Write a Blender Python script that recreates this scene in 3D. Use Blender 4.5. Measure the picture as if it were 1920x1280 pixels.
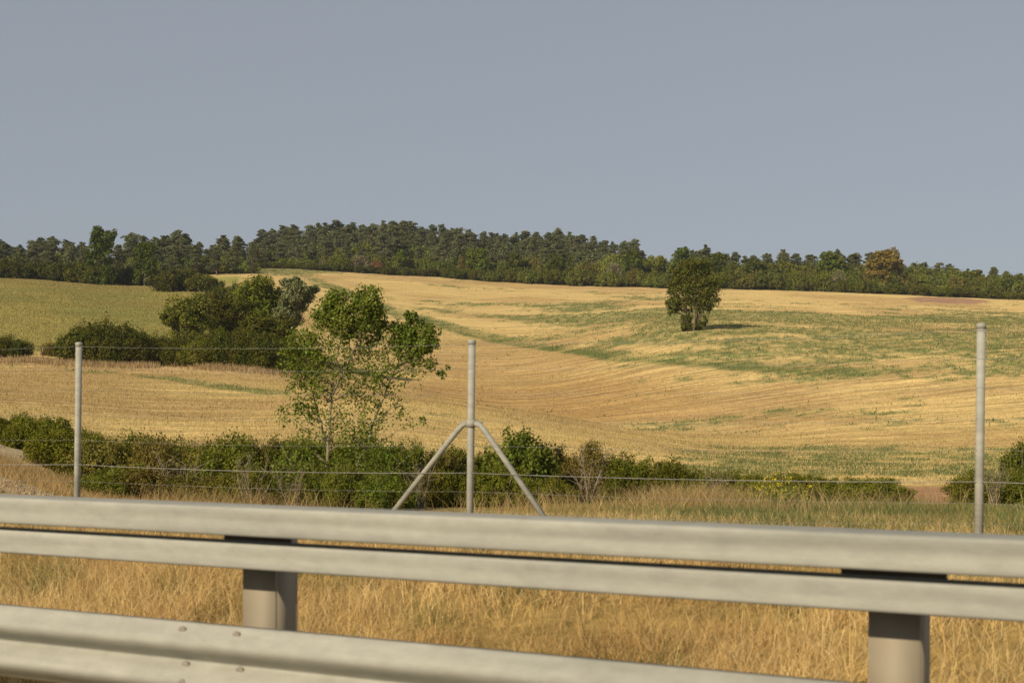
import bpy, math, random
import numpy as np
from mathutils import Vector
R = math.radians
rng = np.random.default_rng(11)
random.seed(11)
for o in list(bpy.data.objects):
    bpy.data.objects.remove(o)
S = bpy.context.scene
COL = S.collection
EYE = 1.4          # eye height over the road (car window)
F = 2667.0         # focal length in photo pixels (50 mm lens)
HZ = 765.0         # photo row of the eye level
# ------------------------------------------------------------------ camera
cam = bpy.data.cameras.new('camera')
cam.lens = 50.0; cam.sensor_width = 36.0
cam.shift_y = (HZ - 640.0) / 1920.0
cam.clip_start = 0.1; cam.clip_end = 6000
cam.dof.use_dof = True; cam.dof.focus_distance = 120.0; cam.dof.aperture_fstop = 5.0
co = bpy.data.objects.new('camera', cam); COL.objects.link(co)
co.location = (0, 0, EYE); co.rotation_euler = (R(90), 0, 0)
S.camera = co
# ------------------------------------------------------------------ sky and sun
SUN_EL = 31.0
LDIR = Vector((0.62, 0.78, 0)).normalized()          # way the light travels
sun_az = math.atan2(-LDIR.x, -LDIR.y)                # compass direction of the sun from +Y
W = bpy.data.worlds.new("World"); S.world = W; W.use_nodes = True
nt = W.node_tree; nt.nodes.clear()
sky = nt.nodes.new('ShaderNodeTexSky'); sky.sky_type = 'NISHITA'; sky.sun_disc = False
sky.sun_elevation = R(SUN_EL); sky.sun_rotation = sun_az
sky.air_density = 1.0; sky.dust_density = 1.2; sky.ozone_density = 2.0; sky.altitude = 600
hs = nt.nodes.new('ShaderNodeHueSaturation'); hs.inputs['Saturation'].default_value = 0.55
mx = nt.nodes.new('ShaderNodeMix'); mx.data_type = 'RGBA'; mx.inputs[0].default_value = 0.74
mx.inputs[7].default_value = (2.92, 3.18, 3.60, 1)    # the even grey of a hazy sky
bg = nt.nodes.new('ShaderNodeBackground'); bg.inputs['Strength'].default_value = 0.10
wo = nt.nodes.new('ShaderNodeOutputWorld')
nt.links.new(sky.outputs[0], hs.inputs['Color']); nt.links.new(hs.outputs[0], mx.inputs[6])
nt.links.new(mx.outputs[2], bg.inputs['Color']); nt.links.new(bg.outputs[0], wo.inputs['Surface'])
sl = bpy.data.lights.new('sun', 'SUN'); sl.energy = 4.6; sl.angle = R(0.6); sl.color = (1.0, 0.86, 0.64)
so = bpy.data.objects.new('sun', sl); COL.objects.link(so)
ld = Vector((LDIR.x * math.cos(R(SUN_EL)), LDIR.y * math.cos(R(SUN_EL)), -math.sin(R(SUN_EL))))
so.rotation_euler = ld.to_track_quat('-Z', 'Y').to_euler()
S.view_settings.view_transform = 'Standard'; S.view_settings.look = 'None'
S.view_settings.exposure = 0.0; S.view_settings.gamma = 1.0
S.render.engine = 'CYCLES'
S.cycles.max_bounces = 5; S.cycles.diffuse_bounces = 3; S.cycles.transparent_max_bounces = 4

# ------------------------------------------------------------------ helpers
def tag(o, label=None, cat=None, group=None, kind=None):
    if label: o['label'] = label
    if cat: o['category'] = cat
    if group: o['group'] = group
    if kind: o['kind'] = kind
    return o
def empty(name, loc, rz=0.0):
    o = bpy.data.objects.new(name, None); COL.objects.link(o)
    o.location = loc; o.rotation_euler = (0, 0, rz); o.empty_display_size = 0.3
    return o
def np_mesh(name, V, Fs, mat, col=None, smooth=False, uv=None):
    """V (N,3); Fs list of int arrays (M,k)"""
    me = bpy.data.meshes.new(name)
    V = np.asarray(V, dtype=np.float32)
    if not isinstance(Fs, list): Fs = [Fs]
    Fs = [f for f in Fs if len(f)]
    me.vertices.add(len(V)); me.vertices.foreach_set('co', V.ravel())
    loops = np.concatenate([f.ravel() for f in Fs]).astype(np.int32)
    starts = []; n = 0
    for f in Fs:
        starts.append(n + np.arange(len(f)) * f.shape[1]); n += f.size
    starts = np.concatenate(starts).astype(np.int32)
    me.loops.add(len(loops)); me.loops.foreach_set('vertex_index', loops)
    me.polygons.add(len(starts)); me.polygons.foreach_set('loop_start', starts)
    if smooth: me.polygons.foreach_set('use_smooth', np.ones(len(starts), dtype=bool))
    me.update(calc_edges=True)
    if col is not None:
        a = me.color_attributes.new('tint', 'FLOAT_COLOR', 'POINT')
        c = np.ones((len(V), 4), dtype=np.float32); c[:, :3] = col
        a.data.foreach_set('color', c.ravel())
    if uv is not None:
        a = me.attributes.new('rowuv', 'FLOAT_VECTOR', 'POINT')
        u = np.zeros((len(V), 3), dtype=np.float32); u[:, :2] = uv
        a.data.foreach_set('vector', u.ravel())
    me.materials.append(mat)
    return me
def link(name, me, parent=None, loc=None):
    o = bpy.data.objects.new(name, me); COL.objects.link(o)
    if parent: o.parent = parent
    if loc is not None: o.location = loc
    return o
def vnoise(x, y, seed=0):
    x = np.asarray(x, float); y = np.asarray(y, float)
    xi = np.floor(x).astype(np.int64); yi = np.floor(y).astype(np.int64)
    fx = x - xi; fy = y - yi
    fx = fx * fx * (3 - 2 * fx); fy = fy * fy * (3 - 2 * fy)
    def h(a, b):
        n = (a * 374761393 + b * 668265263 + seed * 974634777) & 0x7fffffff
        n = ((n ^ (n >> 13)) * 1274126177) & 0x7fffffff
        return ((n ^ (n >> 16)) & 0xffff) / 65535.0
    return (h(xi, yi) * (1 - fx) + h(xi + 1, yi) * fx) * (1 - fy) + (h(xi, yi + 1) * (1 - fx) + h(xi + 1, yi + 1) * fx) * fy
def fbm(x, y, seed=0, oct=4):
    s = 0; a = 0.5; t = 0
    for i in range(oct):
        s = s + a * vnoise(x * 2 ** i + 17.3 * i, y * 2 ** i - 9.1 * i, seed + i); t += a; a *= 0.55
    return s / t
def sstep(a, b, x):
    t = np.clip((x - a) / (b - a), 0, 1); return t * t * (3 - 2 * t)

# ------------------------------------------------------------------ terrain height
COLX = [-3000, -1200, 0, 240, 480, 720, 960, 1300, 1600, 1920, 3000, 5000]
DEP = [16, 22, 28, 36, 45, 58, 72, 88, 105, 125, 141, 170, 200, 240, 300, 340, 380, 420]
PY = {
 0:    [940, 890, 838, 803, 775, 735, 702, 668, 640, 602, 578, 550, 528, 514, 512, 515, 515, 515],
 240:  [955, 945, 915, 858, 805, 752, 710, 682, 652, 618, 592, 565, 543, 526, 514, 512, 510, 508],
 480:  [965, 955, 922, 862, 810, 762, 722, 694, 668, 632, 606, 574, 548, 524, 503, 497, 493, 490],
 720:  [970, 960, 928, 868, 812, 762, 732, 742, 726, 690, 657, 612, 580, 548, 514, 499, 484, 480],
 960:  [970, 955, 935, 880, 840, 796, 766, 784, 768, 712, 674, 628, 595, 563, 530, 508, 490, 484],
 1300: [965, 950, 940, 897, 874, 846, 821, 802, 745, 666, 622, 596, 578, 560, 541, 528, 522, 520],
 1600: [968, 952, 940, 905, 882, 852, 820, 778, 722, 662, 632, 604, 586, 568, 549, 542, 538, 536],
 1920: [972, 955, 945, 908, 882, 850, 815, 768, 712, 662, 637, 612, 596, 580, 562, 556, 553, 552]}
PY[-1200] = PY[0]; PY[-3000] = PY[0]; PY[3000] = PY[1920]; PY[5000] = PY[1920]
gx = np.unique(np.concatenate([np.linspace(-3000, -120, 60), np.arange(-120, 2040, 3.0), np.linspace(2040, 5000, 60)]))
gy = np.concatenate([np.array([-60., -30, -12, -4]), np.linspace(0, 16, 90), 16 * np.exp(np.linspace(0.0061, math.log(440 / 16), 420)), [520, 650, 900, 1400, 2600]])
ydep = np.clip(gy, 16, 420)
tab = np.array([[EYE + (HZ - p) / F * d for p, d in zip(PY[c], DEP)] for c in COLX])      # z at (col, depth)
# depth interpolation with smooth (catmull) then column interpolation with smoothing
def cat(xs, ys, q):
    xs = np.asarray(xs, float); m = np.gradient(ys, xs)
    i = np.clip(np.searchsorted(xs, q) - 1, 0, len(xs) - 2)
    h = xs[i + 1] - xs[i]; t = (q - xs[i]) / h
    return ((2 * t**3 - 3 * t**2 + 1) * ys[i] + (t**3 - 2 * t**2 + t) * h * m[i] + (-2 * t**3 + 3 * t**2) * ys[i + 1] + (t**3 - t**2) * h * m[i + 1])
ZD = np.array([cat(DEP, r, ydep) for r in tab])                        # col x gy
ZZ = np.array([cat(COLX, ZD[:, j], gx) for j in range(len(gy))]).T      # gx x gy
NB = np.array([-0.474, -0.881])                                       # barrier normal, towards the road
def bdist(X, Y):                                                      # distance beyond the barrier line
    return -(X * NB[0] + (Y - 5.1) * NB[1])
GX, GY = np.meshgrid(gx, gy, indexing='ij')
Yp = np.maximum(GY, 5.0)
WX = (GX - 960) / F * np.where(GY < 16, 16 + (GY - 16) * 0.3, GY)
WX = np.where(GY < 16, (GX - 960) / F * (6.0 + 10.0 * sstep(-20, 16, GY)) , (GX - 960) / F * GY)
WX = np.where(GY < 16, (GX - 960) / F * 16.0, WX)                      # parallel columns near the road
WY = GY
bd = bdist(WX, WY)
znear = 0.36 * sstep(0.8, 5.5, bd) + 0.05 * (fbm(WX * .6, WY * .6, 5) - .5) * sstep(0.5, 2, bd)
wz = sstep(11.5, 17, WY)
WZ = znear * (1 - wz) + ZZ * wz
far = WY > 420
WZ = WZ + (fbm(WX * .07, WY * .07, 31) - .5) * 0.35 * sstep(30, 60, WY) + (fbm(WX * .35, WY * .35, 32) - .5) * 0.10 * sstep(14, 30, WY)
# worn sandy bank at the left, beyond the fence
bank = sstep(-4.2, -7.5, WX + 0.25 * (WY - 18)) * sstep(13, 15, WY) * (1 - sstep(19, 25, WY))
def gz(X, Y):
    """ground height under (X, Y)"""
    X = np.asarray(X, float); Y = np.asarray(Y, float)
    px = 960 + X * F / np.maximum(Y, 16.0)
    i = np.clip(np.searchsorted(gx, px) - 1, 0, len(gx) - 2); j = np.clip(np.searchsorted(gy, Y) - 1, 0, len(gy) - 2)
    fx = np.clip((px - gx[i]) / (gx[i + 1] - gx[i]), 0, 1); fy = np.clip((Y - gy[j]) / (gy[j + 1] - gy[j]), 0, 1)
    return (WZ[i, j] * (1 - fx) + WZ[i + 1, j] * fx) * (1 - fy) + (WZ[i, j + 1] * (1 - fx) + WZ[i + 1, j + 1] * fx) * fy
def spot(px, d, sink=0.0):
    X = (px - 960) / F * d
    return (X, d, float(gz(X, d)) - sink)

# ------------------------------------------------------------------ materials
def new_mat(name):
    m = bpy.data.materials.new(name); m.use_nodes = True; m.node_tree.nodes.clear(); return m, m.node_tree
def leaf_mat(name, c1, c2, vary=0.25, trans=0.25, rough=0.6, nscale=1.5, gloss=0.02):
    gloss = min(gloss, .03) * .35
    m, t = new_mat(name); N = t.nodes; L = t.links
    oi = N.new('ShaderNodeObjectInfo'); at = N.new('ShaderNodeAttribute'); at.attribute_name = 'tint'
    tc = N.new('ShaderNodeTexCoord'); ns = N.new('ShaderNodeTexNoise'); ns.inputs['Scale'].default_value = nscale; ns.inputs['Detail'].default_value = 3
    L.new(tc.outputs['Object'], ns.inputs['Vector'])
    rm = N.new('ShaderNodeMapRange'); rm.inputs[1].default_value = 0.35; rm.inputs[2].default_value = 0.65
    L.new(ns.outputs[0], rm.inputs[0])
    mixc = N.new('ShaderNodeMix'); mixc.data_type = 'RGBA'; mixc.inputs[6].default_value = (*c1, 1); mixc.inputs[7].default_value = (*c2, 1)
    L.new(rm.outputs[0], mixc.inputs[0])
    mul = N.new('ShaderNodeMix'); mul.data_type = 'RGBA'; mul.blend_type = 'MULTIPLY'; mul.inputs[0].default_value = 1
    L.new(mixc.outputs[2], mul.inputs[6]); L.new(at.outputs['Color'], mul.inputs[7])
    hsv = N.new('ShaderNodeHueSaturation')
    mr = N.new('ShaderNodeMapRange'); mr.inputs[3].default_value = 1 - vary; mr.inputs[4].default_value = 1 + vary
    L.new(oi.outputs['Random'], mr.inputs[0]); L.new(mr.outputs[0], hsv.inputs['Value'])
    mh = N.new('ShaderNodeMapRange'); mh.inputs[3].default_value = 0.487; mh.inputs[4].default_value = 0.513
    mo = N.new('ShaderNodeMath'); mo.operation = 'FRACT'; mm = N.new('ShaderNodeMath'); mm.operation = 'MULTIPLY'; mm.inputs[1].default_value = 7.31
    L.new(oi.outputs['Random'], mm.inputs[0]); L.new(mm.outputs[0], mo.inputs[0]); L.new(mo.outputs[0], mh.inputs[0]); L.new(mh.outputs[0], hsv.inputs['Hue'])
    L.new(mul.outputs[2], hsv.inputs['Color'])
    df = N.new('ShaderNodeBsdfDiffuse'); tr = N.new('ShaderNodeBsdfTranslucent'); gl = N.new('ShaderNodeBsdfGlossy'); gl.inputs['Roughness'].default_value = rough
    gl.inputs['Color'].default_value = (.8, .85, .8, 1)
    L.new(hsv.outputs[0], df.inputs['Color']); L.new(hsv.outputs[0], tr.inputs['Color'])
    m1 = N.new('ShaderNodeMixShader'); m1.inputs[0].default_value = trans; L.new(df.outputs[0], m1.inputs[1]); L.new(tr.outputs[0], m1.inputs[2])
    m2 = N.new('ShaderNodeMixShader'); m2.inputs[0].default_value = gloss; L.new(m1.outputs[0], m2.inputs[1]); L.new(gl.outputs[0], m2.inputs[2])
    out = N.new('ShaderNodeOutputMaterial'); L.new(m2.outputs[0], out.inputs[0])
    return m
def plain_mat(name, c1, c2, scale=6, rough=0.8, metal=0.0, stretch=(1, 1, 1), bump=0.0, detail=6, lo=.35, hi=.65):
    m, t = new_mat(name); N = t.nodes; L = t.links
    tc = N.new('ShaderNodeTexCoord'); mp = N.new('ShaderNodeMapping'); mp.inputs['Scale'].default_value = stretch
    ns = N.new('ShaderNodeTexNoise'); ns.inputs['Scale'].default_value = scale; ns.inputs['Detail'].default_value = detail
    L.new(tc.outputs['Object'], mp.inputs[0]); L.new(mp.outputs[0], ns.inputs['Vector'])
    rm = N.new('ShaderNodeMapRange'); rm.inputs[1].default_value = lo; rm.inputs[2].default_value = hi; L.new(ns.outputs[0], rm.inputs[0])
    mixc = N.new('ShaderNodeMix'); mixc.data_type = 'RGBA'; mixc.inputs[6].default_value = (*c1, 1); mixc.inputs[7].default_value = (*c2, 1)
    L.new(rm.outputs[0], mixc.inputs[0])
    b = N.new('ShaderNodeBsdfPrincipled'); b.inputs['Roughness'].default_value = rough; b.inputs['Metallic'].default_value = metal
    L.new(mixc.outputs[2], b.inputs['Base Color'])
    if bump:
        bp = N.new('ShaderNodeBump'); bp.inputs['Strength'].default_value = bump; bp.inputs['Distance'].default_value = 0.02
        L.new(ns.outputs[0], bp.inputs['Height']); L.new(bp.outputs[0], b.inputs['Normal'])
    out = N.new('ShaderNodeOutputMaterial'); L.new(b.outputs[0], out.inputs[0])
    return m
def ground_mat(name, rows=1.0, fine=3.0, amp=0.35):
    """vertex tint = the soil or straw colour of the place; noise adds clods, straw and drill rows"""
    m, t = new_mat(name); N = t.nodes; L = t.links
    at = N.new('ShaderNodeAttribute'); at.attribute_name = 'tint'
    ru = N.new('ShaderNodeAttribute'); ru.attribute_name = 'rowuv'
    mp = N.new('ShaderNodeMapping'); mp.inputs['Scale'].default_value = (0.06, 0.75, 1); L.new(ru.outputs['Vector'], mp.inputs[0])
    n1 = N.new('ShaderNodeTexNoise'); n1.inputs['Scale'].default_value = 1.0; n1.inputs['Detail'].default_value = 5; n1.inputs['Roughness'].default_value = 0.65
    L.new(mp.outputs[0], n1.inputs['Vector'])
    tc = N.new('ShaderNodeTexCoord')
    n2 = N.new('ShaderNodeTexNoise'); n2.inputs['Scale'].default_value = fine; n2.inputs['Detail'].default_value = 7; n2.inputs['Roughness'].default_value = 0.75
    L.new(tc.outputs['Object'], n2.inputs['Vector'])
    def rng_(src, lo, hi, a, b):
        r = N.new('ShaderNodeMapRange'); r.inputs[1].default_value = lo; r.inputs[2].default_value = hi; r.inputs[3].default_value = a; r.inputs[4].default_value = b
        L.new(src, r.inputs[0]); return r.outputs[0]
    mp2 = N.new('ShaderNodeMapping'); mp2.inputs['Scale'].default_value = (0.09, 2.0, 1); L.new(ru.outputs['Vector'], mp2.inputs[0])
    n3 = N.new('ShaderNodeTexNoise'); n3.inputs['Scale'].default_value = 1.0; n3.inputs['Detail'].default_value = 4; n3.inputs['Roughness'].default_value = 0.6
    L.new(mp2.outputs[0], n3.inputs['Vector'])
    a1 = rng_(n1.outputs[0], .3, .7, 1 - 0.30 * rows, 1 + 0.20 * rows); a3 = rng_(n3.outputs[0], .32, .60, 1 - 0.44 * rows, 1 + 0.17 * rows)
    ma = N.new('ShaderNodeMath'); ma.operation = 'MULTIPLY'; L.new(a1, ma.inputs[0]); L.new(a3, ma.inputs[1]); a = ma.outputs[0]; b_ = rng_(n2.outputs[0], .3, .7, 1 - amp, 1 + amp)
    mm = N.new('ShaderNodeMath'); mm.operation = 'MULTIPLY'; L.new(a, mm.inputs[0]); L.new(b_, mm.inputs[1])
    vm = N.new('ShaderNodeVectorMath'); vm.operation = 'SCALE'; L.new(at.outputs['Color'], vm.inputs[0]); L.new(mm.outputs[0], vm.inputs['Scale'])
    b = N.new('ShaderNodeBsdfDiffuse'); b.inputs['Roughness'].default_value = 0.6
    L.new(vm.outputs[0], b.inputs['Color'])
    bp = N.new('ShaderNodeBump'); bp.inputs['Strength'].default_value = 0.7; bp.inputs['Distance'].default_value = 0.12
    ad = N.new('ShaderNodeMath'); ad.operation = 'ADD'; L.new(n2.outputs[0], ad.inputs[0]); L.new(n1.outputs[0], ad.inputs[1])
    L.new(ad.outputs[0], bp.inputs['Height']); L.new(bp.outputs[0], b.inputs['Normal'])
    out = N.new('ShaderNodeOutputMaterial'); L.new(b.outputs[0], out.inputs[0])
    return m
M = {}
M['field'] = ground_mat('stubble_ground', 1.0, 2.2, 0.30)
M['meadow'] = ground_mat('meadow_ground', 0.45, 1.4, 0.25)
M['verge'] = ground_mat('verge_ground', 0.2, 5.0, 0.35)
M['straw'] = leaf_mat('dry_straw', (.59, .435, .175), (.72, .56, .25), vary=0, trans=0.3, gloss=0.04, nscale=.6)
M['weed'] = leaf_mat('green_weeds', (.12, .155, .05), (.18, .20, .07), vary=0, trans=0.3, gloss=0.04, nscale=.6)
M['bark'] = plain_mat('pale_bark', (.30, .24, .16), (.20, .16, .10), scale=9, rough=.9, bump=.4)
M['barkdark'] = plain_mat('dark_bark', (.12, .085, .055), (.20, .13, .085), scale=5, rough=.9, bump=.4)
M['pine'] = leaf_mat('pine_needles', (0.13, 0.142, 0.055), (0.17, 0.172, 0.072), vary=.20, trans=.12, gloss=.04, nscale=.5)
M['oak'] = leaf_mat('broad_leaves', (0.095, 0.13, 0.012), (0.14, 0.158, 0.02), vary=.25, trans=.25, nscale=.5)
M['scrub'] = leaf_mat('scrub_leaves', (0.14, 0.172, 0.022), (0.19, 0.19, 0.034), vary=.30, trans=.2, nscale=.5)
M['olive'] = leaf_mat('olive_leaves', (0.105, 0.12, 0.013), (0.155, 0.146, 0.02), vary=.22, trans=.2, nscale=.7)
M['juniper'] = leaf_mat('juniper_leaves', (0.062, 0.08, 0.007), (0.112, 0.1, 0.01), vary=.2, trans=.12, nscale=.9, gloss=.05)
M['bright'] = leaf_mat('bright_leaves', (0.136, 0.189, 0.020), (0.192, 0.217, 0.028), vary=.1, trans=.3, nscale=.8)
M['golden'] = leaf_mat('golden_leaves', (.30, .225, .04), (.24, .20, .04), vary=.05, trans=.25, nscale=.6)
M['rusty'] = leaf_mat('rusty_leaves', (0.312, 0.125, 0.042), (0.221, 0.112, 0.042), vary=.1, trans=.25, nscale=.8)
M['pale'] = leaf_mat('pale_dry_twigs', (0.247, 0.213, 0.120), (0.169, 0.150, 0.066), vary=.1, trans=.2, nscale=1.2)
M['poplar'] = leaf_mat('sapling_leaves', (0.125, 0.18, 0.022), (0.19, 0.225, 0.032), vary=.05, trans=.3, nscale=1.6, gloss=.14, rough=.35)
M['hedge'] = leaf_mat('hedge_leaves', (0.115, 0.13, 0.008), (0.175, 0.165, 0.016), vary=.22, trans=.22, nscale=2.6, gloss=.07)
M['hedgegreen'] = leaf_mat('fresh_hedge_leaves', (0.122, 0.16, 0.014), (0.175, 0.178, 0.022), vary=.15, trans=.28, nscale=2.6, gloss=.1)
M['hedgebrown'] = leaf_mat('brown_hedge_leaves', (0.15, 0.135, 0.022), (0.2, 0.155, 0.035), vary=.15, trans=.22, nscale=2.6)
M['flower'] = leaf_mat('yellow_petals', (.55, .40, .02), (.62, .48, .04), vary=0, trans=.3)
M['steel'] = plain_mat('galvanised_steel', (.265, .262, .222), (.40, .388, .325), scale=1.5, rough=.75, metal=.0, stretch=(.30, .30, 9), detail=8, lo=.25, hi=.72)
def grime(m, amp=.16, scale=7.0, stretch=(1, 1, 2.5)):
    """second, finer noise over the base colour: dirt, zinc mottling"""
    N = m.node_tree.nodes; L = m.node_tree.links; b = next(n_ for n_ in N if n_.type == 'BSDF_PRINCIPLED'); src = b.inputs['Base Color'].links[0].from_socket
    tc = N.new('ShaderNodeTexCoord'); mp = N.new('ShaderNodeMapping'); mp.inputs['Scale'].default_value = stretch
    ns = N.new('ShaderNodeTexNoise'); ns.inputs['Scale'].default_value = scale; ns.inputs['Detail'].default_value = 9; ns.inputs['Roughness'].default_value = .7
    L.new(tc.outputs['Object'], mp.inputs[0]); L.new(mp.outputs[0], ns.inputs['Vector'])
    r = N.new('ShaderNodeMapRange'); r.inputs[1].default_value = .3; r.inputs[2].default_value = .7; r.inputs[3].default_value = 1 - amp; r.inputs[4].default_value = 1 + amp * .7
    L.new(ns.outputs[0], r.inputs[0]); v = N.new('ShaderNodeVectorMath'); v.operation = 'SCALE'; L.new(src, v.inputs[0]); L.new(r.outputs[0], v.inputs['Scale']); L.new(v.outputs[0], b.inputs['Base Color'])
grime(M['steel'])
M['steeldark'] = plain_mat('dull_steel', (.27, .23, .165), (.33, .28, .20), scale=3, rough=.7, metal=.1)
M['spacer'] = plain_mat('spacer_painted_shade', (.10, .085, .07), (.16, .135, .11), scale=6, rough=.9)  # dark colour paints in the shade of the gap between the rails
M['bolt'] = plain_mat('rusty_bolt', (.22, .185, .15), (.29, .26, .215), scale=30, rough=.8)
M['wire'] = plain_mat('fence_wire', (.22, .21, .19), (.32, .31, .28), scale=3, rough=.7, metal=.0)
M['asphalt'] = plain_mat('asphalt', (.045, .045, .046), (.065, .064, .062), scale=30, rough=.9, bump=.3)
M['paint'] = plain_mat('road_paint', (.72, .72, .70), (.6, .6, .58), scale=14, rough=.7)

# ------------------------------------------------------------------ ground sheets
# colours of the ground at every grid point
px = GX; PYI = HZ - (WZ - EYE) / np.maximum(WY, 1) * F
def mixc(a, b, t): return a * (1 - t[..., None]) + np.asarray(b) * t[..., None]
straw = np.array([.535, .392, .168]); strawd = np.array([.40, .27, .12]); green = np.array([.155, .175, .06]); soil = np.array([.30, .165, .095])
C = np.zeros(px.shape + (3,)) + straw
# tilled shadowless furrows of browner straw in the valley floor
C = mixc(C, strawd, 0.75 * sstep(.50, .66, fbm(WX * .05, WY * .045, 41)) )
brown = 0 * px * sstep(74, 90, WY) * (1 - sstep(150, 175, WY))
vly = sstep(730, 800, px) * (1 - sstep(1150, 1420, px)) * sstep(90, 98, WY) * sstep(672, 735, PYI + 30 * (fbm(WX * .12, WY * .12, 44) - .5))
C = mixc(C, (.35, .215, .085), .85 * vly * (.55 + .6 * fbm(WX * .2, (WY - .25 * WX) * .6, 46)))
lines = sstep(.56, .66, fbm(WX * .035, (WY - .25 * WX - .0035 * WX * np.abs(WX)) * .55, 47)) * sstep(55, 66, WY) * (1 - sstep(112, 126, WY)) * sstep(700, 800, px)
C = mixc(C, (.37, .24, .115), .5 * lines)
def depth_of(p, y):
    """distance of the farthest ground seen at photo row y in column p"""
    i = int(np.argmin(np.abs(gx - p))); col_ = PYI[i]; ok = np.where((col_ > y) & (gy > 16) & (gy < 420))[0]
    return gy[ok[-1]]
def bandc(pts, w):
    """distance mask to a polyline laid on the field, points (x, depth)"""
    xs = np.array([p[0] for p in pts], float); ys = np.array([p[1] for p in pts], float)
    ws = np.interp(px, xs, w)
    yc = np.interp(px, xs, ys)
    inside = sstep(xs[0] - 30, xs[0] + 10, px) * (1 - sstep(xs[-1] - 30, xs[-1] + 60, px))
    return inside * (1 - sstep(0.55, 1.0, np.abs(WY - yc) / ws))
nzA = fbm(WX * .085, WY * .11, 7); nzB = fbm(WX * .5, WY * .5, 9, 3); nzC = fbm(WX * .03 + 3, WY * .05, 15)
dens = np.zeros_like(px)
dens += 0.70 * sstep(105, 116, WY) * (1 - sstep(180, 205, WY)) * sstep(1020, 1380, px)
dens += 0.30 * sstep(170, 190, WY) * (1 - sstep(235, 262, WY)) * sstep(900, 1100, px)
dens += 0.34 * sstep(175, 190, WY) * (1 - sstep(275, 292, WY)) * sstep(700, 860, px) * (1 - sstep(1000, 1300, px))
dens += 0.85 * sstep(240, 300, WY) * (1 - sstep(560, 700, px))
dens += 0.55 * sstep(130, 140, WY) * (1 - sstep(190, 210, WY)) * sstep(900, 1050, px) * (1 - sstep(1250, 1400, px))
dens += 0.62 * sstep(34, 42, WY) * (1 - sstep(62, 72, WY)) * sstep(1150, 1330, px)
dens += 0.15 * sstep(70, 76, WY) * (1 - sstep(108, 120, WY)) * sstep(950, 1200, px)
dens += 0.10
nzE = fbm(WX * 1.3, WY * .9, 19, 3)
nz = nzA * .50 + nzB * .26 + nzC * .10 + nzE * .14
th = 0.675 - 0.34 * dens
G = sstep(th - .02, th + 0.10, nz)
G = G * (.45 + .55 * sstep(.36, .58, nzE))
VL = [(740, 585), (800, 600), (870, 620), (960, 640), (1050, 652), (1140, 663), (1250, 672), (1400, 683), (1600, 692)]
VL = [(a_, depth_of(a_, b_)) for a_, b_ in VL]
G = np.maximum(G, bandc([(590, 250), (660, 225)] + VL, [14, 12, 13, 11, 9, 6.5, 5.5, 5, 4, 3.5, 3]) * (0.30 + .65 * sstep(.38, .6, nzB)))
G = np.maximum(G, bandc([(20, 80), (110, 79), (200, 77.5), (300, 75), (420, 70), (520, 67)], [2.6, 2.0, 2.2, 2.6, 2.8, 2.2]) * sstep(.42, .56, nzB) * .9)
band = bandc([(a_, b_ - 1.5) for a_, b_ in VL[1:]], [6.5, 5, 4, 3.4, 3, 2.6, 2.2, 1.6])
C = mixc(C, green, G * .92)
C = mixc(C, (.125, .15, .048), band * (.45 + .5 * sstep(.4, .6, nzB)))
# bare earth near the far scrub and in the hedge gap
red = sstep(.8, 1.0, 1 - ((px - 1775) / 110) ** 2 * .9 - ((WY - (272 + (px - 1700) * .03)) / 24) ** 2 + (nzB - .5) * .5 + .35) * sstep(1670, 1700, px)
C = mixc(C, (.31, .19, .12), red)
# left meadow
mead = sstep(94, 97, WY + (nzB - .5) * 3) * (1 - sstep(425, 440, px + (WY - 100) * -.12)) * (1 - sstep(245, 265, WY))
mc = mixc(np.zeros_like(C) + np.array([.34, .285, .085]), (.20, .215, .065), .8 * sstep(.35, .68, fbm(WX * .12, WY * .07, 21)))
mc = mixc(mc, (.33, .24, .09), .5 * sstep(.5, .7, nzC))
C = C * (1 - mead[..., None]) + mc * mead[..., None]
# dry margins along hedge feet
edge = np.exp(-((WY - 84.5 - (nzB - .5) * 4) / 2.4) ** 2) * (1 - sstep(560, 620, px)) + .8 * np.exp(-((WY - 206 - .02 * px) / 5.0) ** 2) * (1 - sstep(430, 470, px))
C = mixc(C, (.42, .29, .15), np.clip(edge, 0, 1) * .7)
# verge up to the hedge
vg = np.zeros_like(C) + np.array([.36, .25, .09])
gv = sstep(950, 1250, px) * sstep(10.5, 12.5, WY)
vg = mixc(vg, (.17, .17, .06), np.clip(gv * .8 + (nzB - .5) * .8 * sstep(10, 12, WY), 0, 1))
vg = mixc(vg, (.17, .13, .07), sstep(20, 24, WY) * sstep(150, 300, px) * .8)
def bankmask(p_, py_, X_, Y_):
    w = (fbm(X_ * 1.7, Y_ * 1.7, 70) - .5) * 34
    return sstep(0, 9, py_ - (886 + .33 * p_) + w) * (1 - sstep(330, 420, p_)) * sstep(12.5, 14, Y_) * (1 - sstep(24, 26, Y_))
vg = mixc(vg, (.44, .32, .15), sstep(13, 14, WY) * (1 - sstep(22, 25, WY)) * (1 - sstep(350, 550, px)) * .8)
vg = mixc(vg, (.50, .40, .24), sstep(24, 27, WY) * (1 - sstep(33, 36, WY)) * (1 - sstep(60, 110, px)))
vg = mixc(vg, (.34, .20, .115), sstep(22, 25, WY) * sstep(1660, 1720, px) * (1 - sstep(1790, 1860, px)))
vg = mixc(vg, (.50, .385, .235), np.clip(bankmask(px, PYI, WX, WY), 0, 1))
vg = vg * (.8 + .4 * fbm(WX * 4, WY * 4, 71))[..., None]
iv = 1 - sstep(33.5, 36, WY + (nzB - .5) * 3)
C = C * (1 - iv[..., None]) + vg * iv[..., None]
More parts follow.
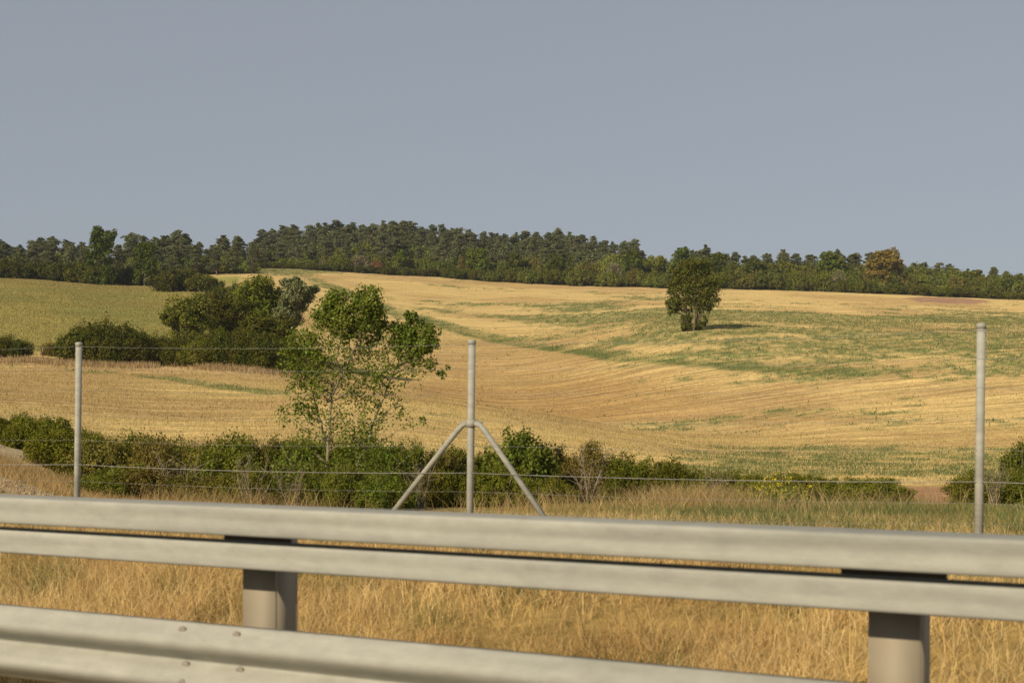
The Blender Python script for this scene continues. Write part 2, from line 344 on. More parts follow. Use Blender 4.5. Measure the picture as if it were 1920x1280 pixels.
# forest floor
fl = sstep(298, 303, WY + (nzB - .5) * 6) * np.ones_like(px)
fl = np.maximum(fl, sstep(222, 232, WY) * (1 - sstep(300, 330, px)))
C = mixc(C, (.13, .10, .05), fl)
ROW = WY - .22 * WX - .0035 * WX * np.abs(WX) + 3 * (fbm(WX * .02, WY * .02, 77) - .5)
ALONG = WX + .3 * WY
# split in sheets: (mask on faces)
nxg, nyg = px.shape
idx = np.arange(nxg * nyg).reshape(nxg, nyg)
quads = np.stack([idx[:-1, :-1], idx[1:, :-1], idx[1:, 1:], idx[:-1, 1:]], -1).reshape(-1, 4)
fy_ = (WY[:-1, :-1]).reshape(-1); fm = (mead[:-1, :-1]).reshape(-1); ff = fl[:-1, :-1].reshape(-1)
P = np.stack([WX, WY, WZ], -1).reshape(-1, 3); CC = C.reshape(-1, 3); UV = np.stack([ALONG, ROW], -1).reshape(-1, 2)
isverge = fy_ < 34.5; ismead = (~isverge) & (fm > .5) & (ff <= .5); isfloor = (~isverge) & (ff > .5); isfield = ~(isverge | ismead | isfloor)
for nm, msk, mt in (('roadside_verge', isverge, 'verge'), ('meadow', ismead, 'meadow'), ('stubble_field', isfield, 'field'), ('woodland_floor', isfloor, 'meadow')):
    q = quads[msk]; used = np.unique(q); rem = np.zeros(nxg * nyg, dtype=np.int64); rem[used] = np.arange(len(used))
    me = np_mesh(nm, P[used], rem[q], M[mt], col=CC[used], smooth=True, uv=UV[used])
    o = link(nm, me); tag(o, kind='structure')
# road on the camera side of the barrier
TB = np.array([NB[1], -NB[0]])                       # along the barrier, towards the left and away
TB = np.array([-0.881, 0.474]) 
def bar(s, n, z):                                     # s along the barrier (+ = left/away), n towards the road
    return (s * TB[0] + n * NB[0], 5.1 + s * TB[1] + n * NB[1], z)
def strip(name, n0, n1, z, mat, s0=-150, s1=150, cuts=60):
    V = []; 
    for i in range(cuts + 1):
        s = s0 + (s1 - s0) * i / cuts
        V += [bar(s, n0, z), bar(s, n1, z)]
    V = np.array(V); q = np.array([[2 * i, 2 * i + 1, 2 * i + 3, 2 * i + 2] for i in range(cuts)])
    return link(name, np_mesh(name, V, q, mat))
tag(strip('road', 0.75, 13.5, 0.045, M['asphalt']), kind='structure')
tag(strip('road_marking', 2.9, 3.1, 0.049, M['paint']), kind='structure')

# ------------------------------------------------------------------ sweeps and tubes
def sweep(profile, s0, s1, n_off=0.0, z_off=0.0, seg=40, closed=True):
    """profile (n, z) swept along the barrier"""
    k = len(profile); V = []
    for i in range(seg + 1):
        s = s0 + (s1 - s0) * i / seg
        for n, z in profile: V.append(bar(s, n + n_off, z + z_off))
    q = []
    for i in range(seg):
        for j in range(k if closed else k - 1):
            a = i * k + j; b = i * k + (j + 1) % k
            q.append([a, b, b + k, a + k])
    return np.array(V), np.array(q)
def thick(line, t):
    """turn an open profile line into a closed sheet of thickness t"""
    L_ = np.array(line); d = np.gradient(L_, axis=0); nrm = np.stack([-d[:, 1], d[:, 0]], 1); nrm /= np.linalg.norm(nrm, axis=1)[:, None] + 1e-9
    return np.concatenate([L_, (L_ + nrm * t)[::-1]]).tolist()
def tube(pts, rad, sides=6):
    pts = np.array(pts, float); rad = np.broadcast_to(rad, (len(pts),)).astype(float)
    d = np.gradient(pts, axis=0); d /= np.linalg.norm(d, axis=1)[:, None] + 1e-9
    ref = np.where(np.abs(d[:, 2:3]) > .9, np.array([[1., 0, 0]]), np.array([[0, 0, 1.]]))
    a = np.cross(d, ref); a /= np.linalg.norm(a, axis=1)[:, None] + 1e-9; b = np.cross(d, a)
    th_ = np.linspace(0, 2 * np.pi, sides, endpoint=False)
    V = pts[:, None, :] + rad[:, None, None] * (np.cos(th_)[None, :, None] * a[:, None, :] + np.sin(th_)[None, :, None] * b[:, None, :])
    V = V.reshape(-1, 3); q = []
    for i in range(len(pts) - 1):
        for j in range(sides):
            k2 = (j + 1) % sides
            q.append([i * sides + j, i * sides + k2, (i + 1) * sides + k2, (i + 1) * sides + j])
    return V, np.array(q)
def capped(pts, rad, sides=12):
    V, q = tube(pts, rad, sides); n = len(pts)
    c0 = len(V); V = np.vstack([V, np.array(pts[0])[None], np.array(pts[-1])[None]])
    t = []
    for j in range(sides):
        k2 = (j + 1) % sides
        t.append([c0, k2, j]); t.append([c0 + 1, (n - 1) * sides + j, (n - 1) * sides + k2])
    return V, [q, np.array(t)]
def merge(parts):
    V = []; Q = []; n = 0
    for v, q in parts:
        V.append(v); Q.append(q + n); n += len(v)
    return np.vstack(V), np.vstack(Q)
def box(cx, cy, cz, ax, ay, az_, hx, hy, hz):
    """oriented box, ax.. unit vectors"""
    c = np.array([cx, cy, cz]); ax = np.array(ax); ay = np.array(ay); az_ = np.array(az_)
    V = np.array([c + sx * hx * ax + sy * hy * ay + sz * hz * az_ for sz in (-1, 1) for sy in (-1, 1) for sx in (-1, 1)])
    return V, np.array([[0, 2, 3, 1], [4, 5, 7, 6], [0, 1, 5, 4], [2, 6, 7, 3], [0, 4, 6, 2], [1, 3, 7, 5]])
T3 = np.array([TB[0], TB[1], 0]); N3 = np.array([NB[0], NB[1], 0]); Z3 = np.array([0, 0, 1.])

# ------------------------------------------------------------------ crash barrier
cb = tag(empty('crash_barrier', bar(0, 0, 0)), 'grey steel crash barrier with three long rails in the foreground', 'crash barrier')
cbi = Vector(bar(0, 0, 0))
def bpart(name, V, q, mat, smooth=False, bevel=0.0, parent=None):
    V = np.asarray(V) - np.array(cbi)
    me = np_mesh(name, V, q, mat, smooth=smooth); o = link(name, me, parent or cb)
    if bevel:
        b = o.modifiers.new('bevel', 'BEVEL'); b.width = bevel; b.segments = 2; b.limit_method = 'ANGLE'
    return o
def arc(cn, cz, r, a0, a1, n=6):
    return [(cn + r * math.cos(R(a0 + (a1 - a0) * i / n)), cz + r * math.sin(R(a0 + (a1 - a0) * i / n))) for i in range(n + 1)]
# upper rail: rounded top, shallow crease in the face, returned lips
up = [(-.165, .893), (-.165, .996)] + arc(-.155, .996, .010, 180, 90, 3) + [(-.02, 1.004)] + arc(-.014, .988, .016, 85, 10, 5) + [(.000, .975), (-.001, .962), (-.004, .950), (-.003, .936), (.000, .920), (.001, .905)] + arc(-.011, .899, .011, 0, -90, 4) + [(-.05, .8885)]
V, q = sweep(thick(up, -.004), -9, 16); bpart('upper_rail', V, q, M['steel'], True)
mid = [(-.06, .772), (-.105, .772), (-.105, .862), (-.101, .862), (-.100, .790), (-.02, .790), (-.018, .845), (-.018, .852)] + arc(-.011, .847, .012, 120, 0, 5) + [(.001, .83), (-.002, .815), (-.001, .785)] + arc(-.010, .768, .011, 10, -90, 4) + [(-.04, .757)]
V, q = sweep(mid, -9, 16); bpart('middle_rail', V, q, M['steel'], True)
# lower corrugated beam, standing proud towards the road
wv = []
for i in range(49):
    t = i / 48.0; z = .557 - t * .31
    ph = t * 2
    a = .5 - .5 * math.cos(2 * math.pi * (ph - .0))
    a = a ** .62
    wv.append((.135 + .075 * a, z))
wv = [(.128, .545), (.126, .556)] + wv[1:]
V, q = sweep(thick(wv, -.004), -9, 16); lb = bpart('lower_beam', V, q, M['steel'], True)
# lap joint of the lower beam with its bolts
s_j = 1.49
V, q = sweep(thick([(n + .0015, z) for n, z in wv], -.003), -9, s_j - .12, seg=20); bpart('lapped_beam', V, q, M['steel'], True)
def bolt(s, zc, n):
    n = float(np.interp(zc, [b_[1] for b_ in wv][::-1], [b_[0] for b_ in wv][::-1]))
    V, F_ = capped([bar(s, n - .004, zc), bar(s, n + .002, zc), bar(s, n + .0035, zc)], [.019, .019, .013], 10)
    bpart('bolt', V, F_, M['bolt'], parent=cb)
for s in (1.38, 1.11):
    bolt(s, .525, .196); bolt(s, .385, .160); bolt(s - .03, .325, .212)
for k in range(-3, 6):
    s = 1.02 + 2.5 * (k - 0) * 1.0
    s = 1.285 + 2.60 * k
    # H section post: front flange, web, rear flange
    pr = []
    pf = -.185                                      # front face of the post
    for (n0, n1, h) in ((pf - .010, pf, .084), (pf - .14, pf - .010, -.005), (pf - .15, pf - .14, .084)):
        c = np.array(bar(s - (.079 if h < 0 else 0), (n0 + n1) / 2, .43)); h = abs(h); pr.append(box(*c, T3, N3, Z3, h, (n1 - n0) / 2, .45))
    V, q = merge(pr); bpart('post', V, q, M['steeldark'])
    # spacer block behind the two upper rails
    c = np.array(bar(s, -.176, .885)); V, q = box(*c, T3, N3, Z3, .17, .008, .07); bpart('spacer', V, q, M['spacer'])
    # bracket carrying the lower beam
    c = np.array(bar(s, (.13 + pf) / 2, .40)); V, q = box(*c, T3, N3, Z3, .045, (.13 - pf) / 2, .07); bpart('bracket', V, q, M['steeldark'])

# ------------------------------------------------------------------ wire fence
KF = 6500.0; DF = 11.6
def fpt(px_, z=None):
    u = px_ - 960; Y = KF * DF / (KF + u); X = u / F * Y
    return np.array([X, Y, EYE if z is None else z])
fposts = [(-760, 118), (148, 122.5), (885, 127), (1840, 158), (3020, 160)]
wf = tag(empty('wire_fence', tuple(fpt(885, float(gz(*fpt(885)[:2]))))), 'post and wire fence with round grey metal posts and a braced middle post', 'fence')
wo_ = np.array(wf.location)
def fpart(name, V, F_, mat, smooth=True, parent=None):
    return link(name, np_mesh(name, np.asarray(V) - wo_, F_, mat, smooth=smooth), parent or wf)
tops = []
for i, (p, up_) in enumerate(fposts):
    b = fpt(p); g = float(gz(b[0], b[1])); zt = EYE + up_ / F * b[1]
    lean = .014 * (zt - g)
    bot = np.array([b[0] - lean, b[1], g - .3]); top = np.array([b[0], b[1], zt])
    r = .030 if i != 3 else .031
    V, F_ = capped([bot, (bot + top) / 2, top], r, 16); po = fpart('post', V, F_, M['steel'])
    V, F_ = capped([top - Z3 * .035, top + Z3 * .0, top + Z3 * .006], [r + .003, r + .003, r * .7], 16); fpart('cap', V, F_, M['steel'], parent=po)
    tops.append(top)
c = fpt(885, 1.275); c[0] -= .005
for px_, zz in ((690, .12), (1064, .12)):
    e = fpt(px_, float(gz(*fpt(px_)[:2])) - .1)
    dr = (e - c) / np.linalg.norm(e - c); hz_ = np.array([dr[0], dr[1], 0]); hz_ /= np.linalg.norm(hz_)
    st = c + hz_ * .035
    V, F_ = capped([st, st + hz_ * .03 + dr * .02, st + hz_ * .035 + dr * .09, e], .024, 12); fpart('strut', V, F_, M['steel'])
V, F_ = capped([c - Z3 * .03, c + Z3 * .03], .042, 14); fpart('clamp', V, F_, M['steel'])
V, F_ = capped([c + np.array([-.09, .02, .005]), c + np.array([.09, -.02, .005])], .012, 8); fpart('clamp_bolt', V, F_, M['steel'])
fd = (fpt(1840) - fpt(148)); fd[2] = 0; fd /= np.linalg.norm(fd); fn = np.array([fd[1], -fd[0], 0])
for j, (yc, rr) in enumerate(((645, .0011), (691, .0009), (738, .0009), (789, .0009), (834, .0009), (886, .0027), (921, .0009), (955, .0009))):
    zc = EYE + (HZ - yc) / F * 11.74
    pts = []
    for i in range(len(fposts) - 1):
        a = fpt(fposts[i][0]); b = fpt(fposts[i + 1][0])
        for t in np.linspace(0, 1, 17)[:-1]:
            p_ = a + (b - a) * t + fn * .033; sag = .018 + .012 * ((j * 7 + i * 3) % 4) / 3
            dz = np.interp(p_[0], [-6, -4, -.33, 3.4], [.03, .045, 0, .03]) * (1 if j < 4 else .2)
            p_[2] = zc - sag * 4 * t * (1 - t) + dz
            pts.append(p_)
    V, q = tube(pts, rr, 5); fpart('wire', V, q, M['wire'])

# ------------------------------------------------------------------ grass
def blades(name, X, Y, H, wid, lean, tint, mat, seg=3, label=None, cat='grass', curl=1.0, z=None, kind='stuff'):
    n = len(X); Z = gz(X, Y) if z is None else z
    a = rng.uniform(0, 2 * np.pi, n)                 # blade facing
    la = rng.uniform(0, 2 * np.pi, n)
    lx = np.cos(la) * lean; ly = np.sin(la) * lean
    wx = np.cos(a) * wid / 2; wy = np.sin(a) * wid / 2
    rows = []
    for k in range(seg + 1):
        t = k / seg; w = (1 - t) ** .7
        cx = X + lx * H * t ** 1.8 * curl; cy = Y + ly * H * t ** 1.8 * curl; cz = Z - .02 + H * (t - .35 * np.minimum(lean, 1.4) * t * t * curl)
        if k < seg:
            rows.append(np.stack([cx - wx * w, cy - wy * w, cz], -1)); rows.append(np.stack([cx + wx * w, cy + wy * w, cz], -1))
        else: rows.append(np.stack([cx, cy, cz], -1))
    V = np.stack(rows, 1).reshape(-1, 3); m_ = 2 * seg + 1; base = np.arange(n)[:, None] * m_
    q = [base + np.array([[2 * k, 2 * k + 1, 2 * k + 3, 2 * k + 2]]) for k in range(seg - 1)]
    Fs = []
    if seg > 1: Fs.append(np.concatenate(q))
    Fs.append(base + np.array([[2 * seg - 2, 2 * seg - 1, 2 * seg]]))
    col = np.repeat(tint, m_, axis=0)
    o = link(name, np_mesh(name, V, Fs, mat, col=col))
    if label: tag(o, label, cat, kind=kind)
    return o
def scatter(n, y0, y1, x0=-160, x1=2080):
    Y = np.sqrt(rng.uniform(y0 * y0, y1 * y1, n)); p = rng.uniform(x0, x1, n)
    return (p - 960) / F * Y, Y, p
M['grassmix'] = leaf_mat('grass_blades', (1, 1, 1), (.86, .86, .86), vary=0, trans=.35, gloss=.05, nscale=1.0)
def tints(n, cols, wts, jit=.18):
    c = np.array(cols)[rng.choice(len(cols), n, p=np.array(wts) / sum(wts))]
    return c * rng.uniform(1 - jit, 1 + jit, (n, 1))
gold = (.80, .60, .24); gold2 = (.88, .70, .33); brownish = (.42, .28, .12); grn = (.13, .16, .045); grn2 = (.20, .215, .07)
# between the barrier and the fence
n = 270000
Y = rng.uniform(4.0, 14.5, n); X = rng.uniform(-6.5, 6.0, n); b_ = bdist(X, Y)
keep = (b_ > .28) & (np.abs(X) < (Y + 1.5) * .40) & (rng.random(n) < .25 + .75 * sstep(.38, .60, fbm(X * 1.6, Y * 1.6, 3)))
X = X[keep]; Y = Y[keep]; n = len(X); b_ = bdist(X, Y); pat = fbm(X * .9 + 5, Y * .9, 8); pat2 = fbm(X * 2.1, Y * 2.1, 18)
H = rng.uniform(.10, .30, n) * (.6 + .9 * pat) * (1 - .45 * sstep(4.2, 5.4, b_)); ln = rng.uniform(.15, 1.15, n)
tn = tints(n, [gold, gold2, brownish], [5, 3, 1.2]); gm = (pat2 > .61) & (rng.random(n) < .6)
tn[gm] = tints(gm.sum(), [grn, grn2], [1, 1])
bm_ = pat < .42; tn[bm_] *= np.array([.80, .74, .68])
blades('dry_grass', X, Y, H, rng.uniform(.0025, .006, n), ln, tn, M['grassmix'], 3, 'dense golden dry grass on the bank between the crash barrier and the wire fence')
n = 2600
Y = rng.uniform(4.6, 12.5, n); X = rng.uniform(-5.5, 5.2, n); b_ = bdist(X, Y); k_ = (b_ > .5) & (b_ < 5.2) & (np.abs(X) < (Y + 1) * .42); X = X[k_]; Y = Y[k_]; n = len(X)
blades('long_dry_stems', X, Y, rng.uniform(.3, .55, n) * .9, rng.uniform(.003, .0055, n), rng.uniform(.8, 2.4, n), tints(n, [(.66, .48, .2), (.5, .35, .14)], [2, 1]), M['grassmix'], 6, 'long pale bent grass stems lying over the golden bank')
# beyond the fence up to the hedge
n = 290000
X, Y, p = scatter(n, 11.2, 25.5, -450, 2640)
dn = .25 + .75 * sstep(.35, .6, fbm(X * .9, Y * .9, 51)); dn = dn * (1 - .93 * bankmask(p, HZ - (gz(X, Y) - EYE) / Y * F, X, Y)) * (1 - .85 * (p < 80) * (Y > 25.5)) * (1 - .7 * sstep(1670, 1720, p) * (1 - sstep(1800, 1850, p)) * sstep(21, 24, Y))
k_ = rng.random(n) < dn; X = X[k_]; Y = Y[k_]; p = p[k_]; n = len(X)
gf = np.clip(.12 + .62 * sstep(980, 1320, p) + .9 * (fbm(X * .8, Y * .8, 52) - .5), 0, .92)
tn = tints(n, [(.42, .31, .11), (.50, .38, .15), (.30, .22, .08)], [3, 2, 1]); g_ = rng.random(n) < gf
tn[g_] = tints(g_.sum(), [(.15, .19, .06), (.22, .25, .085), (.12, .15, .05)], [2, 2, 1])
H = rng.uniform(.10, .30, n) * (.3 + 1.0 * fbm(X * .5, Y * .5, 53)) * (.8 + .3 * sstep(900, 1250, p)) * (1 - .45 * sstep(14, 20, Y)) * (.6 + .4 * sstep(850, 1150, p))
blades('verge_grass', X, Y, H, rng.uniform(.005, .010, n), rng.uniform(.1, .9, n), tn, M['grassmix'], 3, 'mixed green and dry grass between the wire fence and the near hedge')
n = 42000; X, Y, p = scatter(n, 12.5, 25.5, -160, 470); k_ = (rng.random(n) > .9 * bankmask(p, HZ - (gz(X, Y) - EYE) / Y * F, X, Y)) & (rng.random(n) < (1 - sstep(330, 470, p)) * (.3 + .7 * sstep(.35, .6, fbm(X, Y, 57)))); X = X[k_]; Y = Y[k_]; n = len(X)
blades('dry_bank_grass', X, Y, rng.uniform(.06, .26, n), rng.uniform(.005, .009, n), rng.uniform(.2, 1.0, n), tints(n, [(.60, .44, .19), (.48, .33, .13), (.36, .24, .10)], [3, 2, 1]), M['grassmix'], 3, 'straw coloured dry grass around the sandy ground at the left')
# pale tall grass clumps leaning before the hedge
Xs = []; Ys = []; 
for (p0, d0, sp, nn) in ((1290, 17.5, .30, 1500), (1240, 18.5, .28, 900), (1350, 18.2, .25, 600), (330, 20, .3, 500), (440, 20, .35, 500), (560, 21, .5, 300), (1180, 16, .5, 400), (1480, 16, .5, 500), (1700, 17, .6, 500), (1000, 19, .5, 500)):
    x0 = (p0 - 960) / F * d0; Xs.append(x0 + rng.normal(0, sp, nn)); Ys.append(d0 + rng.normal(0, sp, nn))
X = np.concatenate(Xs); Y = np.concatenate(Ys); n = len(X)
blades('tall_grass', X, Y, rng.uniform(.2, .52, n), rng.uniform(.004, .009, n), rng.uniform(.2, .9, n), tints(n, [(.56, .42, .18), (.42, .31, .12), (.34, .32, .12)], [3, 2, 1]), M['grassmix'], 4, 'tall pale feathery grass leaning in clumps against the near hedge')

# small stones on the sandy patches at the left
n = 2600; X, Y, p = scatter(n, 13.5, 31, -160, 400); k_ = (rng.random(n) < np.maximum(bankmask(p, HZ - (gz(X, Y) - EYE) / Y * F, X, Y),   .25 * (p < 95) * (Y > 25.5))); X = X[k_]; Y = Y[k_]; n = len(X)
r_ = rng.uniform(.008, .034, n) ** 1.0; Z = gz(X, Y)
oc = np.array([(1, 0, 0), (0, 1, 0), (-1, 0, 0), (0, -1, 0), (0, 0, .8), (0, 0, -.6)]); of = np.array([(0, 1, 4), (1, 2, 4), (2, 3, 4), (3, 0, 4), (1, 0, 5), (2, 1, 5), (3, 2, 5), (0, 3, 5)])
V = np.stack([X, Y, Z + r_ * .2], 1)[:, None, :] + oc[None] * r_[:, None, None] * rng.uniform(.6, 1.3, (n, 6, 3))
o = link('gravel', np_mesh('gravel', V.reshape(-1, 3), (np.arange(n)[:, None, None] * 6 + of[None]).reshape(-1, 3), M['grassmix'], col=np.repeat(tints(n, [(.56, .45, .29), (.44, .34, .21), (.66, .56, .40)], [3, 2, 1]), 6, axis=0))); tag(o, 'loose pale stones on the sandy ground at the left picture edge', 'gravel', kind='stuff')

# stubble and weeds standing in the fields
def field_masks(X, Y):
    p = 960 + X * F / Y; i = np.clip(np.searchsorted(gx, p) - 1, 0, nxg - 2); j = np.clip(np.searchsorted(gy, Y) - 1, 0, nyg - 2)
    return p, G[i, j], mead[i, j], red[i, j], fl[i, j], ROW[i, j], C[i, j]
def stub(name, n, y0, y1, hh, ww, label):
    X, Y, p = scatter(n, y0, y1); p, g_, m_, r_, f_, ro, ed = field_masks(X, Y)
    ph = (ro / .9) % 1.0
    k = (m_ < .4) & (r_ < .3) & (f_ < .3) & (rng.random(len(X)) > .75 * g_) & ((np.abs(ph - .5) < .33) | (rng.random(len(X)) < .35)) & (Y + 2 * (rng.random(len(X)) - .5) > 35)
    sw = vnoise(ro * .45, X * .03, 91); k &= rng.random(len(X)) < .45 + .9 * sw
    X = X[k]; Y = Y[k]; n = len(X); rel = np.clip(.1 + .9 * ed[k] / straw, .35, 1.1)
    rel[g_[k] > .3] = 1
    tn = tints(n, [(1, 1, 1), (.82, .78, .72), (.62, .52, .45)], [4, 2, 1], .15) * rel
    blades(name, X, Y, rng.uniform(.5, 1, n) * hh, rng.uniform(.6, 1.2, n) * ww, rng.uniform(0, .7, n), tn, M['straw'], 1, label, 'stubble')
stub('near_stubble', 230000, 35, 78, .15, .025, 'pale golden stubble standing in rows on the nearer swell of the field')
stub('far_stubble', 260000, 78, 180, .17, .05, 'golden stubble on the valley side of the cut field')
def weeds(name, n, y0, y1, hh, ww, label, base=.04):
    X, Y, p = scatter(n, y0, y1); p, g_, m_, r_, f_, ro, ed = field_masks(X, Y)
    cl = sstep(.62, .74, fbm(X * .45, Y * .45, 93))
    k = (rng.random(len(X)) < np.maximum(g_ * .9, base * cl * 2)) & (m_ < .3) & (f_ < .2) & (Y > 34)
    X = X[k]; Y = Y[k]; n = len(X)
    blades(name, X, Y, rng.uniform(.5, 1.25, n) * hh, rng.uniform(.6, 1.3, n) * ww, rng.uniform(0, 1.0, n), tints(n, [(1, 1, 1), (1.35, 1.25, 1.1), (.75, .8, .8)], [3, 1, 1], .2), M['weed'], 2, label, 'weeds')
weeds('near_weeds', 90000, 34, 78, .13, .035, 'green weeds sprouting in patches at the foot of the cut field', .16)
weeds('far_weeds', 280000, 78, 295, .20, .09, 'thin green weeds in streaks across the far cut slope', .11)
# dry grass fringe along the dark hedge foot, and meadow grass
X, Y, p = scatter(32000, 81, 88, -100, 640); 
k_ = rng.random(len(X)) < sstep(.35, .6, fbm(X * .4, Y * .4, 62)) * np.exp(-((Y - 84.6) / 1.8) ** 2); X = X[k_]; Y = Y[k_]; n = len(X)
blades('dry_fringe', X, Y, rng.uniform(.15, .5, n), rng.uniform(.02, .05, n), rng.uniform(0, .6, n), tints(n, [(.50, .36, .18), (.38, .25, .13), (.58, .44, .23)], [2, 2, 1]), M['grassmix'], 2, 'tan dry grass fringe at the foot of the dark hedge')
X, Y, p = scatter(120000, 95, 212, -120, 440); p, g_, m_, r_, f_, ro, ed = field_masks(X, Y); k_ = (m_ > .6); X = X[k_]; Y = Y[k_]; n = len(X)
pp = fbm(X * .12, Y * .07, 21); tn = tints(n, [(.38, .31, .095), (.23, .25, .075), (.48, .38, .15)], [3, 3, 1.2])
blades('meadow_grass', X, Y, rng.uniform(.08, .25, n), rng.uniform(.03, .08, n), rng.uniform(0, .7, n), tn, M['grassmix'], 1, 'short green and straw coloured grass on the left meadow slope')

# ------------------------------------------------------------------ foliage builder
def leaf_quads(C_, outw, size, aspect=1.6, bias=.6):
    n = len(C_)
    nrm = outw * bias + rng.normal(0, 1, (n, 3)) * .55; nrm /= np.linalg.norm(nrm, axis=1)[:, None] + 1e-9
    r_ = rng.normal(0, 1, (n, 3)); a = np.cross(nrm, r_); a /= np.linalg.norm(a, axis=1)[:, None] + 1e-9; b = np.cross(nrm, a)
    s = (size * rng.uniform(.6, 1.3, n))[:, None]
    V = np.stack([C_ - a * s * .5 * aspect, C_ + b * s * .5 + nrm * s * .12, C_ + a * s * .5 * aspect, C_ - b * s * .5 + nrm * s * .12], 1).reshape(-1, 3)
    return V, np.arange(n * 4).reshape(-1, 4)
def cloud(lobes, leaf, per, clump=.22, flat=1.0, aspect=1.6, shell=.75, tint_j=.22, tips=0.0):
    """lobes: (x, y, z, rx, ry, rz, nclumps). Leaves gathered in clumps near each lobe's skin"""
    Cs = []; O = []; T = []; centers = []
    for (x, y, z, rx, ry, rz, nc) in lobes:
        d = rng.normal(0, 1, (nc, 3)); d /= np.linalg.norm(d, axis=1)[:, None]
        rad = rng.uniform(0, 1, nc) ** (1 / 3.0); rad = np.where(rng.random(nc) < shell, rng.uniform(.72, 1.06, nc), rad)
        cc = np.array([x, y, z]) + d * rad[:, None] * np.array([rx, ry, rz])
        cr = clump * rng.uniform(.55, 1.35, nc) * (rx + ry + rz) / 3
        centers.append(cc)
        k = np.maximum((per * rng.uniform(.6, 1.4, nc)).astype(int), 3)
        ci = np.repeat(np.arange(nc), k)
        e = rng.normal(0, 1, (len(ci), 3)); e /= np.linalg.norm(e, axis=1)[:, None]
        rr = rng.uniform(.25, 1.0, len(ci)) ** .6
        off = e * (rr * cr[ci])[:, None] * np.array([1, 1, flat])
        if tips: off[:, 2] += tips * cr[ci] * rng.random(len(ci)) ** 3
        Cs.append(cc[ci] + off)
        O.append(e * .65 + d[ci] * .5 + np.array([0, 0, .25]))
        T.append(rng.uniform(1 - tint_j, 1 + tint_j, nc)[ci] * rng.uniform(.85, 1.15, len(ci)))
    C_ = np.vstack(Cs); O = np.vstack(O); T = np.concatenate(T)
    V, q = leaf_quads(C_, O, np.full(len(C_), leaf), aspect)
    col = np.repeat(T, 4)[:, None] * np.ones((1, 3))
    return V, q, col, np.vstack(centers)
def limb(a, b, r0, r1, sag=.15, n=6, wob=.05):
    a = np.array(a, float); b = np.array(b, float); L_ = np.linalg.norm(b - a)
    t = np.linspace(0, 1, n)[:, None]; mid_ = (a + b) / 2 + np.array([0, 0, -sag * L_]) + rng.normal(0, wob * L_, 3)
    pts = (1 - t) ** 2 * a + 2 * t * (1 - t) * mid_ + t * t * b
    return tube(pts, np.linspace(r0, r1, n), 5)
def plant_data(trunks, lobes, leaf, per, tr=.1, twigs=40, bark='bark', foliage='oak', **kw):
    """trunks: list of point lists; returns (wood mesh, foliage mesh)"""
    V, q, col, cen = cloud(lobes, leaf, per, **kw)
    fm_ = np_mesh('foliage', V, q, M[foliage], col=col)
    parts = []; nodes = []
    for ti, tp in enumerate(trunks):
        tp = np.array(tp, float); n = len(tp)
        t = np.linspace(0, n - 1, n * 4); pts = np.stack([np.interp(t, range(n), tp[:, k]) for k in range(3)], 1)
        r0 = tr[ti] if isinstance(tr, (list, tuple)) else tr
        pts[1:-1] += rng.normal(0, r0 * .35, (len(pts) - 2, 3)) * np.array([1, 1, .1])
        rad = r0 * (1 - .8 * np.linspace(0, 1, len(pts)) ** .9); rad[0] *= 1.35
        parts.append(tube(pts, rad, 7)); nodes += [(p_, r_) for p_, r_ in zip(pts[2:], rad[2:])]
    NP = np.array([a_ for a_, _ in nodes]); NR = np.array([b__ for _, b__ in nodes])
    sel = cen[rng.permutation(len(cen))[:twigs]]
    for c_ in sel:
        hd = np.linalg.norm(NP[:, :2] - c_[:2], axis=1); want = c_[2] - .6 * hd
        sc = np.abs(NP[:, 2] - want) + .5 * hd + (NP[:, 2] > c_[2]) * 5
        k = int(np.argmin(sc)); parts.append(limb(NP[k], c_, NR[k] * .5, NR[k] * .12, sag=.08))
    V, q = merge(parts); wm = np_mesh('trunk', V, q, M[bark], smooth=True)
    return wm, fm_
def plant(name, data, loc, label, cat, group=None, rz=0.0, sc=(1, 1, 1), woodname='trunk', leafname='crown'):
    o = empty(name, loc, rz); o.scale = sc; tag(o, label, cat, group)
    link(woodname, data[0], o); link(leafname, data[1], o)
    return o
def recol(me, mat, name='foliage'):
    m2 = me.copy(); m2.materials.clear(); m2.materials.append(M[mat]); return m2

ORD = {}
UNITS = 'first second third fourth fifth sixth seventh eighth ninth tenth eleventh twelfth thirteenth fourteenth fifteenth sixteenth seventeenth eighteenth nineteenth'.split()
TENS = {20: ('twentieth', 'twenty'), 30: ('thirtieth', 'thirty'), 40: ('fortieth', 'forty'), 50: ('fiftieth', 'fifty'), 60: ('sixtieth', 'sixty'), 70: ('seventieth', 'seventy')}
def ordinal(n):
    if n < 20: return UNITS[n - 1]
    t = n // 10 * 10
    return TENS[t][0] if n == t else TENS[t][1] + '-' + UNITS[n - t - 1]
def count_in(o, label, px_):
    """the label is finished at the end, when all of its row stand: '... , third from left'"""
    ORD.setdefault(label, []).append((px_, o))
